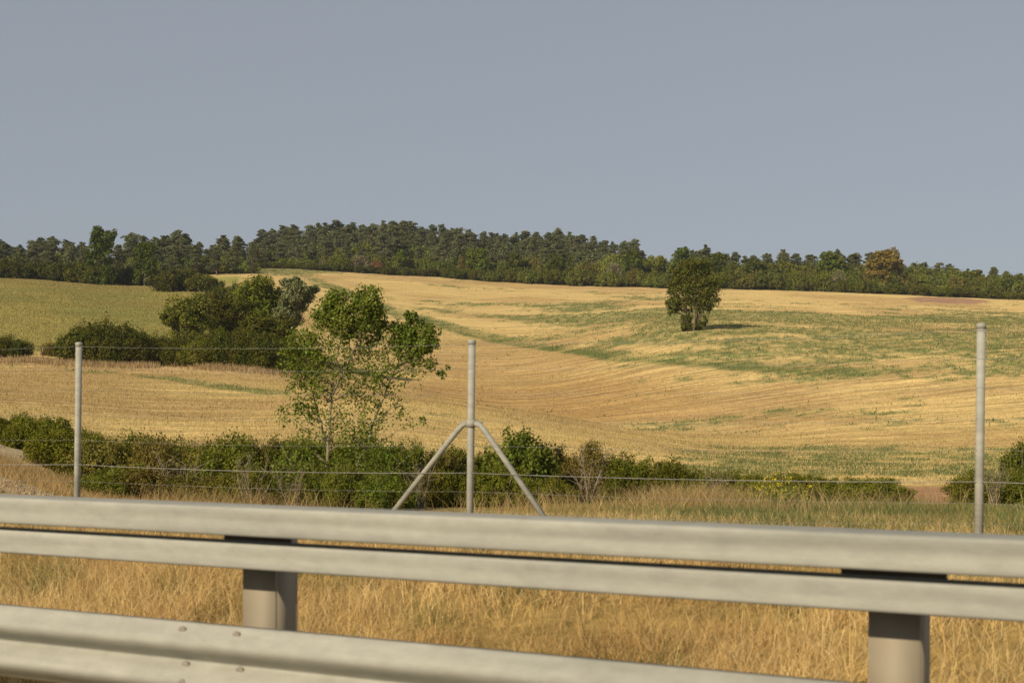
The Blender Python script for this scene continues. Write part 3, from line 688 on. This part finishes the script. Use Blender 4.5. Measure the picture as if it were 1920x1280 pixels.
# ---- prototypes (metre sized)
def pine_proto(h=10.0, kind=0):
    lobes = []; base = rng.uniform(.10, .30); nl = int(rng.integers(22, 34)); cone = rng.uniform(.35, .95)
    lx = rng.normal(0, .4); wr = rng.uniform(1.7, 2.5); top = rng.uniform(.35, 1.0)
    for i in range(nl):
        t = base + (1 - base) * ((i + .5) / nl) ** .9
        tt = (t - base) / (1 - base); r = wr * ((1 - tt) ** cone * .9 + .12) * rng.uniform(.45, 1.3)
        a = rng.uniform(0, 6.28); rr = r * rng.uniform(.3, .85) * (0.2 if i >= nl - 2 else 1)
        s = rng.uniform(.45, 1.25) * (1.1 - .55 * tt) * (top if i >= nl - 2 else 1)
        lobes.append((math.cos(a) * rr + lx * t, math.sin(a) * rr, h * t * .97 + rng.normal(0, .15), s * 1.15, s * 1.15, s * .85, int(5 + 7 * s)))
    tr = [[(0, 0, -.3), (lx * .3, 0, h * .4), (lx * .7, 0, h * .75), (lx, 0, h * .97)]]
    return plant_data(tr, lobes, .20, 36, tr=.17, twigs=40, bark='barkdark', foliage='pine', clump=.62, flat=.75, aspect=1.4, tint_j=.25)
def broad_proto(h=7.0, w=2.6, mat='oak', n=13, leaf=.22, per=26, low=.25, flat=1, tips=0.0):
    lobes = [(0, 0, h * .6, w * .6, w * .6, h * .28, 30)]
    for i in range(n):
        a = i * 2.4 + rng.normal(0, .4); t = low + (1 - low) * rng.random() ** .8; tt = (t - low) / (1 - low)
        r = w * math.sqrt(max(0.0, 1 - (tt - .35) ** 2 * 1.7)) * .68; s = w * rng.uniform(.26, .42)
        lobes.append((math.cos(a) * r, math.sin(a) * r, h * t - s * .4, s, s, s * .9, 16))
    lobes.append((rng.normal(0, .2) * w, 0, h - w * .3, w * .35, w * .35, w * .3, 14))
    tr = [[(0, 0, -.3), (.1, 0, h * .35), (-.1, .1, h * .8)], [(.15, .1, -.3), (.5, .2, h * .4), (.9, .1, h * .75)]]
    return plant_data(tr, lobes, leaf, per, tr=.12 * h / 7, twigs=36, bark='bark', foliage=mat, clump=.48, tips=tips)
def shrub_proto(w=1.0, h=1.0, mat='hedge', leaf=.04, nl=9, nc=34, per=26, spiky=.5):
    """low bush standing on the ground, leafy to the foot"""
    lobes = []
    for i in range(nl):
        a = i * 2.4 + rng.normal(0, .3); r = w * .5 * math.sqrt((i + .5) / nl); hh = h * rng.uniform(.75, 1.05) * (1 - .35 * (r / (w * .5)) ** 2)
        s = w * rng.uniform(.20, .30)
        lobes.append((math.cos(a) * r, math.sin(a) * r, hh * .5, s, s, hh * .48, nc))
    tr = [[(x, y, -.1), (x * 1.5, y * 1.5, h * .45), (x * 2.2, y * 2.2, h * .85)] for x, y in ((0, 0.02), (w * .1, 0), (-w * .1, w * .05), (0, -w * .12))]
    return plant_data(tr, lobes, leaf, per, tr=.022 * h, twigs=24, bark='bark', foliage=mat, clump=.38, tips=spiky)
PINES = [pine_proto() for _ in range(18)]
OAKS = [broad_proto(low=.10, n=18) for _ in range(4)]
SCRUB = [shrub_proto(4.2, 3.6, 'scrub', .20, 9, 24, 16, .4) for _ in range(6)]
JUN = [shrub_proto(3.0, 2.6, 'juniper', .13, 9, 30, 18, .8) for _ in range(5)]
HED = [shrub_proto(1.25, 1.2, 'hedge', .034, 10, 46, 38, .6) for _ in range(5)]
def variant(data, mat): return (data[0], recol(data[1], mat))

def shrubs(x0, x1, step, d, topf, basew, data_list, label, group, jit=4, cat='shrub', name='shrub', h0=3.6, w0=4.6, dj=2.0):
    p = x0; k = 0
    while p < x1:
        dd = (d(p) if callable(d) else d) + rng.uniform(-dj, dj); x, y, z = spot(p, dd); top = (topf(p) if callable(topf) else topf) + rng.uniform(-jit, jit)
        h = max((HZ - top) / F * dd + EYE - z, .5 * h0 * .3); w = basew / F * dd * rng.uniform(.8, 1.25)
        o = plant(name, data_list[int(rng.integers(len(data_list)))], (x, y, z - .02), label, cat, group, rz=rng.uniform(0, 6.28), sc=(w / w0, w / w0, h / h0), woodname='stem', leafname='foliage'); count_in(o, label, p)
        p += step * rng.uniform(.8, 1.2); k += 1
# ---- the wood on the hill
SKY = [(-400, 455), (-200, 450), (0, 440), (30, 456), (70, 442), (100, 434), (130, 441), (160, 446), (200, 440), (240, 426), (270, 440), (320, 429), (350, 433), (390, 456), (420, 436), (450, 441), (470, 452), (500, 424), (530, 412), (560, 423), (600, 413), (640, 405), (680, 418), (720, 410), (760, 411), (800, 420), (860, 418), (900, 425), (940, 430), (1000, 430), (1040, 428), (1080, 430), (1100, 440), (1150, 450), (1190, 450), (1215, 478), (1250, 476), (1290, 465), (1320, 452), (1350, 462), (1362, 480), (1390, 462), (1420, 476), (1465, 463), (1500, 476), (1540, 478), (1575, 458), (1610, 466), (1640, 471), (1680, 476), (1700, 490), (1725, 485), (1750, 490), (1790, 495), (1830, 497), (1870, 498), (1920, 503), (2300, 505)]
sx_ = [s[0] for s in SKY]; sy_ = [s[1] for s in SKY]
npine = 0
def place_pine(p, d, top, label, group, proto=None):
    global npine
    x, y, z = spot(p, d); h = (HZ - top) / F * d + EYE - z
    h = max(h, 3.5); s = h / 10.3; k = npine % len(PINES) if proto is None else proto; npine += 1
    w = s * rng.uniform(1.25, 1.85)
    o = plant('pine_tree', PINES[k], (x, y, z), label, 'pine', group, rz=rng.uniform(0, 6.28), sc=(w, w, s)); count_in(o, label, p)
for row, (d, dy, step) in enumerate(((402, 0, 19), (384, 9, 23), (364, 17, 24), (344, 26, 26), (322, 36, 30))):
    p = 478 + row * 5
    while p < 1205:
        top = np.interp(p, sx_, sy_) + dy + (rng.uniform(-3, 7) if row == 0 else rng.uniform(-6, 9))
        place_pine(p, d + rng.uniform(-6, 6), top, ('dark pine on the skyline of the middle wood', 'pine in the second row of the middle wood', 'pine in the third row of the middle wood', 'pine in the fourth row of the middle wood', 'low pine in the front row of the middle wood')[row], 'pines of the dense middle wood'); p += step * rng.uniform(.8, 1.25)
for row, (d, dy, step) in enumerate(((300, 0, 22), (284, 9, 27), (262, 20, 33))):
    p = -200 + row * 8
    while p < 478:
        if not (165 < p < 232 and row < 2):
            place_pine(p, d + rng.uniform(-5, 5), np.interp(p, sx_, sy_) + dy + rng.uniform(-4, 8), ('grey green pine in the ragged left skyline row', 'pine in the second row behind the long left hedge', 'low pine right behind the long left hedge')[row], 'pines behind the left hedge')
        p += step * rng.uniform(.8, 1.3)
for row, (d, dy, step) in enumerate(((352, 0, 25), (336, 10, 30))):
    p = 1215 + row * 9
    while p < 2120:
        place_pine(p, d + rng.uniform(-5, 5), np.interp(p, sx_, sy_) + dy + rng.uniform(-3, 9), ('small grey green pine in the thin right skyline row', 'low pine behind the right scrub')[row], 'pines behind the right scrub')
        p += step * rng.uniform(.8, 1.3)

shrubs(470, 1215, 24, 333, lambda p: np.interp(p, [470, 640, 760, 960, 1200], [470, 458, 460, 466, 476]), 60, [SCRUB[0], SCRUB[1], variant(SCRUB[2], 'juniper'), variant(SCRUB[4], 'pine')], 'dull green bush under the middle wood pines', 'undergrowth of the middle wood', 6)
shrubs(1215, 2060, 30, 330, lambda p: np.interp(p, [1215, 1400, 1600, 1920], [486, 488, 490, 512]), 62, [SCRUB[0], SCRUB[1], variant(SCRUB[2], 'olive')], 'dull green bush under the right skyline pines', 'undergrowth below the right pines', 6)
# particular trees in front of the pines
def bigtree(name, data, p, d, top, wpx, label, cat, group=None, h0=7.0, w0=5.2):
    x, y, z = spot(p, d); h = (HZ - top) / F * d + EYE - z; w = wpx / F * d
    return plant(name, data, (x, y, z), label, cat, group, rz=rng.uniform(0, 6), sc=(w / w0, w / w0, h / h0))
bigtree('broadleaf_tree', OAKS[0], 193, 214, 430, 62, 'tall round green tree standing above the long left hedge', 'tree')
bigtree('broadleaf_tree', OAKS[1], 272, 216, 458, 46, 'smaller green tree right of the tall round one, behind the left hedge', 'tree')
bigtree('broadleaf_tree', variant(OAKS[2], 'rusty'), 475, 306, 464, 26, 'rusty orange dying tree at the left foot of the dense pine wood', 'tree')
bigtree('broadleaf_tree', variant(OAKS[3], 'golden'), 1657, 318, 470, 74, 'round golden brown tree above the right hand scrub', 'tree')
bigtree('broadleaf_tree', variant(OAKS[0], 'bright'), 750, 304, 470, 34, 'small ball shaped yellow green tree before the dense pine wood', 'tree')
bigtree('broadleaf_tree', variant(OAKS[1], 'bright'), 895, 305, 468, 46, 'fresh green tree before the middle of the pine wood', 'tree')
bigtree('broadleaf_tree', OAKS[2], 1042, 306, 480, 36, 'mid green tree in the hedge below the right half of the pine wood', 'tree')
bigtree('broadleaf_tree', variant(OAKS[3], 'scrub'), 970, 307, 476, 44, 'olive green tree just right of the fresh green one by the wood', 'tree')
bigtree('broadleaf_tree', OAKS[3], 1188, 305, 472, 40, 'dark green tree at the right end of the dense pine wood', 'tree')
bigtree('broadleaf_tree', OAKS[0], 1285, 312, 466, 54, 'dark round tree rising behind the lone field tree, on its left', 'tree')
bigtree('broadleaf_tree', OAKS[1], 1345, 310, 478, 56, 'dark spreading tree behind the lone field tree, on its right', 'tree')
bigtree('broadleaf_tree', variant(OAKS[2], 'scrub'), 1230, 309, 482, 46, 'dull green tree at the skyline gap left of the lone field tree', 'tree')
bigtree('broadleaf_tree', variant(OAKS[2], 'scrub'), 1420, 312, 490, 70, 'wide dull green tree right of the lone field tree, under the pines', 'tree')
bigtree('broadleaf_tree', OAKS[3], 1560, 325, 474, 60, 'dark green tree under the tallest pine of the right skyline', 'tree')
# hedge and scrub along the top of the far field
EDG = lambda p: np.interp(p, [380, 480, 720, 960, 1200, 1440, 1920], [296, 300, 301, 301, 301, 302, 303])
SCR2 = SCRUB + [variant(SCRUB[0], 'olive'), variant(SCRUB[1], 'olive'), variant(SCRUB[2], 'hedgegreen'), variant(SCRUB[3], 'hedgebrown')]
shrubs(395, 1200, 19, lambda p: EDG(p) + 7, lambda p: np.interp(p, [400, 560, 640, 760, 960, 1080, 1200], [492, 480, 474, 482, 486, 482, 486]), 34, SCR2, "mixed green bush in the tall hedge under the middle wood", 'bushes of the tall hedge below the wood', 6)
shrubs(440, 900, 15, EDG, lambda p: np.interp(p, [440, 700, 900], [490, 497, 502]), 26, JUN, "low dark bush in the clipped front row below that wood", 'low front bushes at the top of the field', 2, h0=2.6, w0=3.4)
shrubs(900, 1260, 18, EDG, lambda p: np.interp(p, [900, 1260], [500, 508]), 32, SCR2, "green bush on the far field edge left of the lone tree", 'bushes at the far field edge left of the lone tree', 4)
shrubs(1260, 1600, 19, lambda p: EDG(p) + 2, lambda p: np.interp(p, [1260, 1400, 1600], [500, 503, 512]), 36, SCR2, "olive bush on the far field edge behind the lone tree", 'bushes at the far field edge behind the lone tree', 5)
shrubs(1500, 2110, 22, 318, lambda p: np.interp(p, [1500, 1700, 1920], [500, 508, 518]), 40, SCR2 + [variant(SCRUB[4], 'hedgebrown')], "brownish scrub bush below the right skyline pines", 'back scrub at the right', 3)
shrubs(1580, 2110, 24, lambda p: EDG(p) - 1, lambda p: np.interp(p, [1580, 1700, 1920], [518, 532, 545]), 36, [variant(JUN[0], 'olive'), variant(JUN[1], 'olive'), variant(JUN[2], 'scrub')], "low round olive bush in the front row of the right scrub", 'front scrub at the right', 3, h0=2.6, w0=3.4)
for p, t, w, mt, lab in ((640, 474, 50, 'hedgegreen', 'rounded light green willow bush below the left part of the pine wood'), (672, 474, 40, 'pale', 'pale dry twiggy bush beside the rounded light green one'), (705, 486, 26, 'rusty', 'small reddish bush left of the ball shaped yellow green tree'), (606, 486, 20, 'pale', 'thin whitish bush at the left end of the tall hedge'), (1150, 486, 30, 'pale', 'straw coloured bush in the hedge under the right end of the pine wood'), (1572, 505, 30, 'pale', 'grey pale bush in the right scrub, left of the golden brown tree')):
    x, y, z = spot(p, 302.5); h = (HZ - t) / F * 302.5 + EYE - z; w_ = w / F * 302.5
    plant('shrub', variant(SCRUB[int(rng.integers(6))], mt), (x, y, z), lab, 'shrub', None, rz=1.0, sc=(w_ / 4.4, w_ / 4.4, h / 3.6), woodname='stem', leafname='foliage')
shrubs(-160, 480, 24, 268, lambda p: np.interp(p, [0, 300, 480], [478, 478, 482]), 56, [SCRUB[0], SCRUB[1], SCRUB[4]], 'dull green bush under the left skyline pines', 'undergrowth below the left pines', 6)
# ---- hedges around the left meadow
shrubs(-160, 288, 17, lambda p: 216 + .012 * p, lambda p: np.interp(p, [-100, 0, 110, 200, 288], [478, 482, 488, 492, 502]), 40, JUN, "dark olive bush in the hedge atop the left meadow", 'bushes of the long upper left hedge', 4, h0=2.6, w0=3.4)
shrubs(306, 400, 17, 196, lambda p: np.interp(p, [300, 330, 370, 400], [508, 492, 500, 518]), 46, JUN, "pointed juniper in the short hedge right of the meadow", 'junipers between the meadow and the field', 5, cat='juniper', name='juniper', h0=2.6, w0=3.4)
shrubs(402, 450, 15, 172, lambda p: 530, 34, [variant(JUN[0], 'olive'), JUN[3]], "olive bush trailing off the short juniper hedge", 'olive bushes beside the short juniper hedge', 5, h0=2.6, w0=3.4)
# trees of the clump in the hollow
def ctree(data, p, d, top, wpx, label, cat='tree', name='broadleaf_tree', h0=7.0, w0=5.2):
    return bigtree(name, data, p, d, top, wpx, label, cat, None, h0, w0)
HEDGEOAK = [broad_proto(5.2, 2.3, 'olive', 24, .12, 46, .10, tips=.3) for _ in range(4)]
ctree(variant(HEDGEOAK[0], 'scrub'), 350, 102, 550, 92, 'olive green conical tree at the left end of the clump above the dark hedge', h0=5.2, w0=4.3)
ctree(variant(HEDGEOAK[1], 'juniper'), 428, 106, 562, 78, 'dark green bushy tree second from left in the clump above the dark hedge', h0=5.2, w0=4.3)
ctree(variant(HEDGEOAK[3], 'scrub'), 456, 114, 542, 84, 'dull green tree behind the second and third trees of the clump', h0=5.2, w0=4.3)
ctree(variant(HEDGEOAK[2], 'oak'), 486, 110, 526, 104, 'broad leafy tree in the middle of the clump above the dark hedge', h0=5.2, w0=4.3)
ctree(HEDGEOAK[1], 500, 100, 596, 110, 'low olive bush tree at the foot of the clump, beside the pine', h0=5.2, w0=4.3)
# the flat topped pine of the clump
lobes = []
for (x, z, r, n) in ((-.4, 4.6, .95, 26), (.7, 4.2, .9, 26), (-1.3, 3.9, .8, 20), (1.5, 3.6, .75, 20), (0, 3.4, 1.1, 26), (1.3, 2.7, .8, 18), (-1.1, 2.8, .8, 18), (.2, 5.0, .55, 14), (1.0, 4.75, .5, 12), (.3, 2.3, .8, 14), (1.9, 4.35, .38, 8), (-.2, 5.35, .3, 6)):
    lobes.append((x, rng.normal(0, .5), z, r, r, r * .5, n))
pd = plant_data([[(.3, 0, -.3), (.25, 0, 1.6), (0, 0, 3.2), (.1, 0, 4.6)]], [(*l_[:6], int(l_[6] * 1.5)) for l_ in lobes], .12, 60, tr=.17, twigs=40, bark='barkdark', foliage='pine', clump=.55, flat=.7, aspect=1.4)
bigtree('pine_tree', pd, 545, 108, 517, 108, 'spreading grey green pine at the right end of the clump above the dark hedge', 'pine', None, 5.5, 4.6)
# the dark hedge at the foot of the meadow
DARK = [shrub_proto(3.0, 2.6, 'juniper', .085, 11, 50, 30, .5) for _ in range(4)] 
DARK += [variant(DARK[0], 'olive')]
shrubs(160, 250, 22, 87, lambda p: np.interp(p, [150, 200, 250], [612, 594, 606]), 92, DARK[:4], "juniper in the big mound of the dark hedge", 'junipers of the big mound', 3, cat='juniper', name='juniper', h0=2.6, w0=3.4, dj=.8)
shrubs(270, 560, 22, 87, lambda p: np.interp(p, [270, 330, 400, 480, 560], [622, 632, 614, 618, 640]), 74, DARK, "brownish bush in the dark hedge right of the mound", 'bushes of the dark hedge', 4, h0=2.6, w0=3.4, dj=.8)
shrubs(-60, 52, 27, 88, lambda p: np.interp(p, [-100, 0, 52], [615, 622, 640]), 60, DARK[:4], "dark juniper left of the gap in the dark hedge", 'junipers left of the hedge gap', 3, cat='juniper', name='juniper', h0=2.6, w0=3.4, dj=.8)
x, y, z = spot(94, 92); plant('shrub', variant(DARK[2], 'hedgebrown'), (x, y, z), 'small round brown bush standing alone in the hedge gap', 'shrub', None, sc=(.32, .32, .36), woodname='stem', leafname='foliage')
x, y, z = spot(80, 89); V, F_ = capped([(0, 0, -.2), (0, 0, .62), (.02, 0, .64)], .035, 8); o = link('wooden_stake', np_mesh('wooden_stake', V, F_, M['bark']), None, (x, y, z)); tag(o, 'thin pale wooden stake standing in the gap of the dark hedge', 'stake')

# ---- the lone tree in the far field
def lobpx(items, bx, by, d, ydep=.8):
    m = d / F; return [((a - bx) * m, rng.normal(0, .25) * r1 * m, (by - b) * m, r1 * m, (r1 + r2) / 2 * m * ydep, r2 * m, n) for (a, b, r1, r2, n) in items]
d = 141.; bx, by = 1296, 624; m = d / F
items = [(1300, 500, 36, 26, 60), (1335, 512, 22, 26, 34), (1272, 526, 22, 22, 34), (1312, 545, 34, 24, 50), (1300, 474, 24, 12, 26), (1325, 482, 18, 12, 18), (1275, 496, 18, 16, 20),
         (1264, 574, 14, 9, 14), (1258, 582, 9, 8, 8), (1285, 565, 20, 16, 26), (1330, 556, 20, 16, 24), (1285, 606, 11, 17, 34), (1290, 590, 10, 14, 16), (1318, 600, 9, 12, 18), (1310, 612, 10, 8, 14), (1322, 574, 12, 14, 16), (1303, 520, 40, 34, 60), (1280, 545, 26, 24, 40), (1330, 530, 26, 26, 40), (1262, 560, 16, 14, 20)]
tr = [[((1286 - bx) * m, 0, -.3), ((1289 - bx) * m, 0, 2.2), ((1280 - bx) * m, .1, 4.2), ((1290 - bx) * m, 0, 7)], [((1306 - bx) * m, .2, -.3), ((1308 - bx) * m, .2, 2.2), ((1325 - bx) * m, 0, 4.6), ((1332 - bx) * m, 0, 6.6)], [((1300 - bx) * m, -.2, 0), ((1305 - bx) * m, -.3, 3.5), ((1300 - bx) * m, -.4, 7)]]
M['lone'] = leaf_mat('lone_tree_leaves', (0.095, 0.118, 0.013), (0.14, 0.128, 0.017), vary=0, trans=.2, nscale=.6)
lt = plant_data(tr, lobpx(items, bx, by, d), .13, 34, tr=[.14, .16, .10], twigs=80, bark='barkdark', foliage='lone', clump=.45)
plant('field_tree', lt, spot(bx, d), 'lone bushy tree with two ivy clad trunks standing in the far cut field', 'tree', sc=(.97, .97, .84))

# ---- sapling by the road
d = 23.5; bx, by = 640, 962; m = d / F; gzb = spot(bx, d)
by = HZ - (gzb[2] - EYE) / d * F
items = [(632, 572, 28, 24, 42), (692, 566, 28, 28, 48), (655, 600, 46, 34, 80), (610, 590, 24, 26, 26), (706, 598, 24, 26, 30), (770, 596, 12, 14, 10), (752, 622, 28, 20, 30), (790, 624, 34, 22, 44), (800, 648, 22, 18, 22), (762, 655, 30, 24, 20),
         (570, 640, 36, 26, 30), (545, 668, 26, 26, 20), (600, 650, 36, 30, 30), (670, 640, 44, 26, 34), (720, 640, 30, 26, 20), (640, 690, 70, 34, 22), (560, 700, 40, 26, 14), (740, 690, 60, 30, 22), (820, 690, 22, 18, 7), (790, 680, 30, 22, 12),
         (590, 740, 44, 30, 16), (660, 745, 40, 30, 10), (560, 775, 36, 26, 14), (700, 745, 50, 24, 9), (750, 770, 40, 26, 8), (690, 790, 36, 26, 12), (780, 790, 25, 12, 4), (730, 710, 60, 24, 16), (600, 815, 60, 34, 26), (690, 835, 60, 40, 26), (640, 870, 90, 40, 44), (720, 880, 60, 40, 24), (560, 870, 50, 40, 22), (640, 770, 70, 40, 14), (575, 730, 40, 40, 16), (700, 700, 60, 40, 26), (620, 700, 50, 40, 24)]
tr = [[((612 - bx) * m, 0, -.2), ((613 - bx) * m, 0, (by - 850) * m), ((620 - bx) * m, .05, (by - 760) * m), ((626 - bx) * m, 0, (by - 690) * m), ((650 - bx) * m, 0, (by - 590) * m)],
      [((655 - bx) * m, .1, -.2), ((668 - bx) * m, .1, (by - 880) * m), ((700 - bx) * m, .15, (by - 790) * m), ((735 - bx) * m, .1, (by - 700) * m), ((775 - bx) * m, .1, (by - 620) * m)],
      [((608 - bx) * m, .1, (by - 830) * m), ((590 - bx) * m, .15, (by - 760) * m), ((565 - bx) * m, .2, (by - 660) * m)],
      [((622 - bx) * m, .05, (by - 740) * m), ((660 - bx) * m, -.1, (by - 670) * m), ((695 - bx) * m, -.15, (by - 580) * m)],
      [((690 - bx) * m, .1, (by - 800) * m), ((740 - bx) * m, .0, (by - 760) * m), ((800 - bx) * m, .0, (by - 740) * m)],
      [((600 - bx) * m, .0, 0), ((560 - bx) * m, -.1, (by - 890) * m), ((525 - bx) * m, -.1, (by - 830) * m)],
      [((660 - bx) * m, .0, .1), ((720 - bx) * m, -.1, (by - 900) * m), ((770 - bx) * m, -.1, (by - 850) * m)]]
items = [(*i_[:4], int(i_[4] * (1.6 if k_ < 10 else .95))) for k_, i_ in enumerate(items)]
sp_ = plant_data(tr, lobpx(items, bx, by, d, .7),   .034, 26, tr=[.036, .034, .020, .020, .014, .014, .014], twigs=420, bark='bark', foliage='poplar', clump=.52, aspect=1.35, shell=.35)
plant('young_tree', sp_, gzb, 'slender two stemmed young tree with sparse glossy green leaves standing in the near hedge', 'tree')

# ---- near hedge along the verge
HG = [variant(h_, 'hedgegreen') for h_ in HED[:3]]; HB = [variant(h_, 'hedgebrown') for h_ in HED[1:4]]
HK = dict(h0=1.22, w0=1.45)
def near(x0, x1, step, d, topf, w, lst, label, group, **kw): shrubs(x0, x1, step, d, topf, w, lst, label, group, jit=kw.pop('jit', 6), dj=.5, **HK, **kw)
near(-180, 150, 38, 30, lambda p: np.interp(p, [-100, 20, 90, 150], [760, 766, 772, 790]), 92, HED + [HED[0]], "dark bush of the near hedge behind the sandy bank", 'near hedge bushes behind the sandy bank')
near(120, 300, 40, 26.5, lambda p: 796, 110, HED + HB[:1], "near hedge bush around the left fence post", 'near hedge bushes at the left fence post')
near(300, 520, 40, 26, lambda p: 800, 112, HED[:3] + HB + HG[:1], "olive near hedge bush left of the young tree", 'near hedge bushes left of the young tree')
near(190, 520, 44, 23.5, lambda p: 862, 92, HG[:2] + HB[:2] + HED[:2], "low weedy bush before the hedge left of the young tree", 'low front bushes left of the young tree', jit=14)
near(520, 780, 40, 26, lambda p: 806, 108, HG + HED[:1], "fresh green near hedge bush behind the young tree", 'near hedge bushes around the young tree')
near(560, 740, 44, 23, lambda p: 858, 90, HG, "low fresh green bush at the young tree's foot", 'low bushes at the foot of the young tree', jit=14)
near(775, 935, 38, 27, lambda p: 824, 104, HED + HB[:1], "near hedge bush behind the braced fence post", 'near hedge bushes behind the middle post')
near(800, 1060, 46, 24, lambda p: 872, 96, HED + HB, "low dark bush before the hedge behind the struts", 'low front bushes under the struts', jit=12)
PB = shrub_proto(1.15, 1.5, 'hedgegreen', .05, 11, 44, 26, .7)
x, y, z = spot(978, 24.6); h = (HZ - 776) / F * 24.6 + EYE - z; plant('shrub', variant(PB, 'hedgegreen'), (x, y, z), 'taller light green bush sticking out of the near hedge right of the middle fence post', 'shrub', None, sc=(.80, .80, h / 1.62), woodname='stem', leafname='foliage')
near(1030, 1170, 38, 26, lambda p: np.interp(p, [1030, 1100, 1170], [826, 818, 838]), 104, HB + HED[:1], "brownish dry bush right of the taller light green bush", 'brownish near hedge bushes')
near(1160, 1320, 40, 26, lambda p: np.interp(p, [1160, 1320], [842, 864]), 100, HED + HG[:1] + HB[:1], "green bush of the sloping near hedge behind tall grass", 'sloping near hedge bushes')
near(1310, 1680, 42, 26.5, lambda p: np.interp(p, [1310, 1500, 1680], [872, 880, 888]), 96, HED + HG[:1], "low dark near hedge bush left of the red soil", 'low near hedge bushes right', jit=3)
near(1830, 2120, 40, 26, lambda p: 870, 100, HG + HED[:2], "fresh green near hedge bush right of the red soil", 'near hedge bushes right of the soil gap')
x, y, z = spot(1912, 27); h = (HZ - 806) / F * 27 + EYE - z; plant('shrub', variant(PB, 'hedgegreen'), (x, y, z), 'taller open twigged bush at the right picture edge behind the right fence post', 'shrub', None, rz=2, sc=(.55, .55, h / 1.62), woodname='stem', leafname='foliage')
# dead twiggy bushes in the hedge
def twig_bush():
    parts = []
    for i in range(9):
        a = rng.uniform(0, 6.28); b0 = np.array([rng.normal(0, .06), rng.normal(0, .06), -.05]); e = b0 + np.array([math.cos(a) * rng.uniform(.15, .5), math.sin(a) * rng.uniform(.1, .4), rng.uniform(.55, 1.0)])
        parts.append(limb(b0, e, .011, .003, sag=-.08, wob=.07))
        for k in range(9):
            t = rng.uniform(.3, 1); c0 = b0 + (e - b0) * t; parts.append(limb(c0, c0 + np.array([rng.normal(0, .16), rng.normal(0, .13), rng.uniform(.02, .26)]), .004, .0015, sag=0, n=4))
    V, q = merge(parts); wm = np_mesh('branches', V, q, M['bark'])
    V, q, col, _ = cloud([(0, 0, .6, .4, .35, .35, 30)], .03, 5, clump=.4)
    return wm, np_mesh('dead_leaves', V, q, M['hedgebrown'], col=col)
TW = [twig_bush() for _ in range(3)]
for k_, (p_, d_, sc_, lb) in enumerate(((335, 23.2, 1.0, 'dead twiggy bush in front of the hedge, next right of the left fence post'), (470, 22.6, .9, 'dead twiggy bush in the weeds left of the young tree'), (545, 22.8, .8, 'bare twig bush at the left foot of the young tree'), (790, 23.3, .9, 'bare twig bush at the foot of the left strut'), (1100, 24.2, 1.0, 'dead twiggy bush before the brownish bushes right of the braced post'), (1345, 24.4, .8, 'dead twiggy bush left of the yellow flowers'), (1865, 25.0, .9, 'dead twiggy bush right of the right fence post'))):
    plant('dead_bush', TW[k_ % 3], spot(p_, d_), lb, 'bush', None, rz=k_ * 1.3, sc=(sc_, sc_, sc_), woodname='branches', leafname='dead_leaves')
# yellow flowers
n = 520; X = (1445 - 960) / F * 22 + rng.normal(0, .32, n); Y = 22 + rng.normal(0, .3, n); Z = gz(X, Y) + rng.uniform(.1, .5, n) * (.5 + .8 * vnoise(X * 5, Y * 3, 3))
V, q = leaf_quads(np.stack([X, Y, Z], 1), np.zeros((n, 3)), np.full(n, .03), 1.0)
o = link('yellow_flowers', np_mesh('yellow_flowers', V, q, M['flower'], col=np.ones((len(V), 3)))); tag(o, 'yellow wild flowers blooming before the right part of the near hedge', 'flowers', kind='stuff')
n = 700; X = (1445 - 960) / F * 22 + rng.normal(0, .35, n); Y = 22 + rng.normal(0, .3, n)
blades('flower_stalks', X, Y, rng.uniform(.2, .5, n), np.full(n, .008), rng.uniform(0, .4, n), tints(n, [(.14, .19, .05)], [1]), M['grassmix'], 2, 'green stalks under the yellow wild flowers', 'flowers')

for label, lst in ORD.items():
    lst.sort(key=lambda t: t[0]); k = 0; vis = [t for t in lst if -25 < t[0] < 1945]
    for p, o in lst:
        if p <= -25: o['label'] = label + ', ' + ordinal(sum(1 for t in lst if p <= t[0] <= -25)) + ' beyond left edge'
        elif p >= 1945: o['label'] = label + ', ' + ordinal(sum(1 for t in lst if 1945 <= t[0] <= p)) + ' beyond right edge'
        else:
            k += 1; o['label'] = label + (', ' + ordinal(k) + ' from left' if len(vis) > 1 else '')

# ------------------------------------------------------------------ haze over the valley
hm = bpy.data.materials.new('haze'); hm.use_nodes = True; hm.node_tree.nodes.clear()
pv = hm.node_tree.nodes.new('ShaderNodeVolumePrincipled'); pv.inputs['Color'].default_value = (.88, .93, 1.0, 1); pv.inputs['Density'].default_value = 0.00018; pv.inputs['Anisotropy'].default_value = 0.2
ho = hm.node_tree.nodes.new('ShaderNodeOutputMaterial'); hm.node_tree.links.new(pv.outputs[0], ho.inputs['Volume'])
zlo = float(WZ.min()) - 1.0; xlo, xhi, ylo, yhi, zhi = -4300., 4300., -130., 2700., 60.
V = np.array([(x, y, z) for z in (zlo, zhi) for y in (ylo, yhi) for x in (xlo, xhi)])
hz_o = link('haze', np_mesh('haze', V, np.array([[0, 2, 3, 1], [4, 5, 7, 6], [0, 1, 5, 4], [2, 6, 7, 3], [0, 4, 6, 2], [1, 3, 7, 5]]), hm)); tag(hz_o, 'thin pale haze lying over the fields and the distant wood', 'haze', kind='stuff')
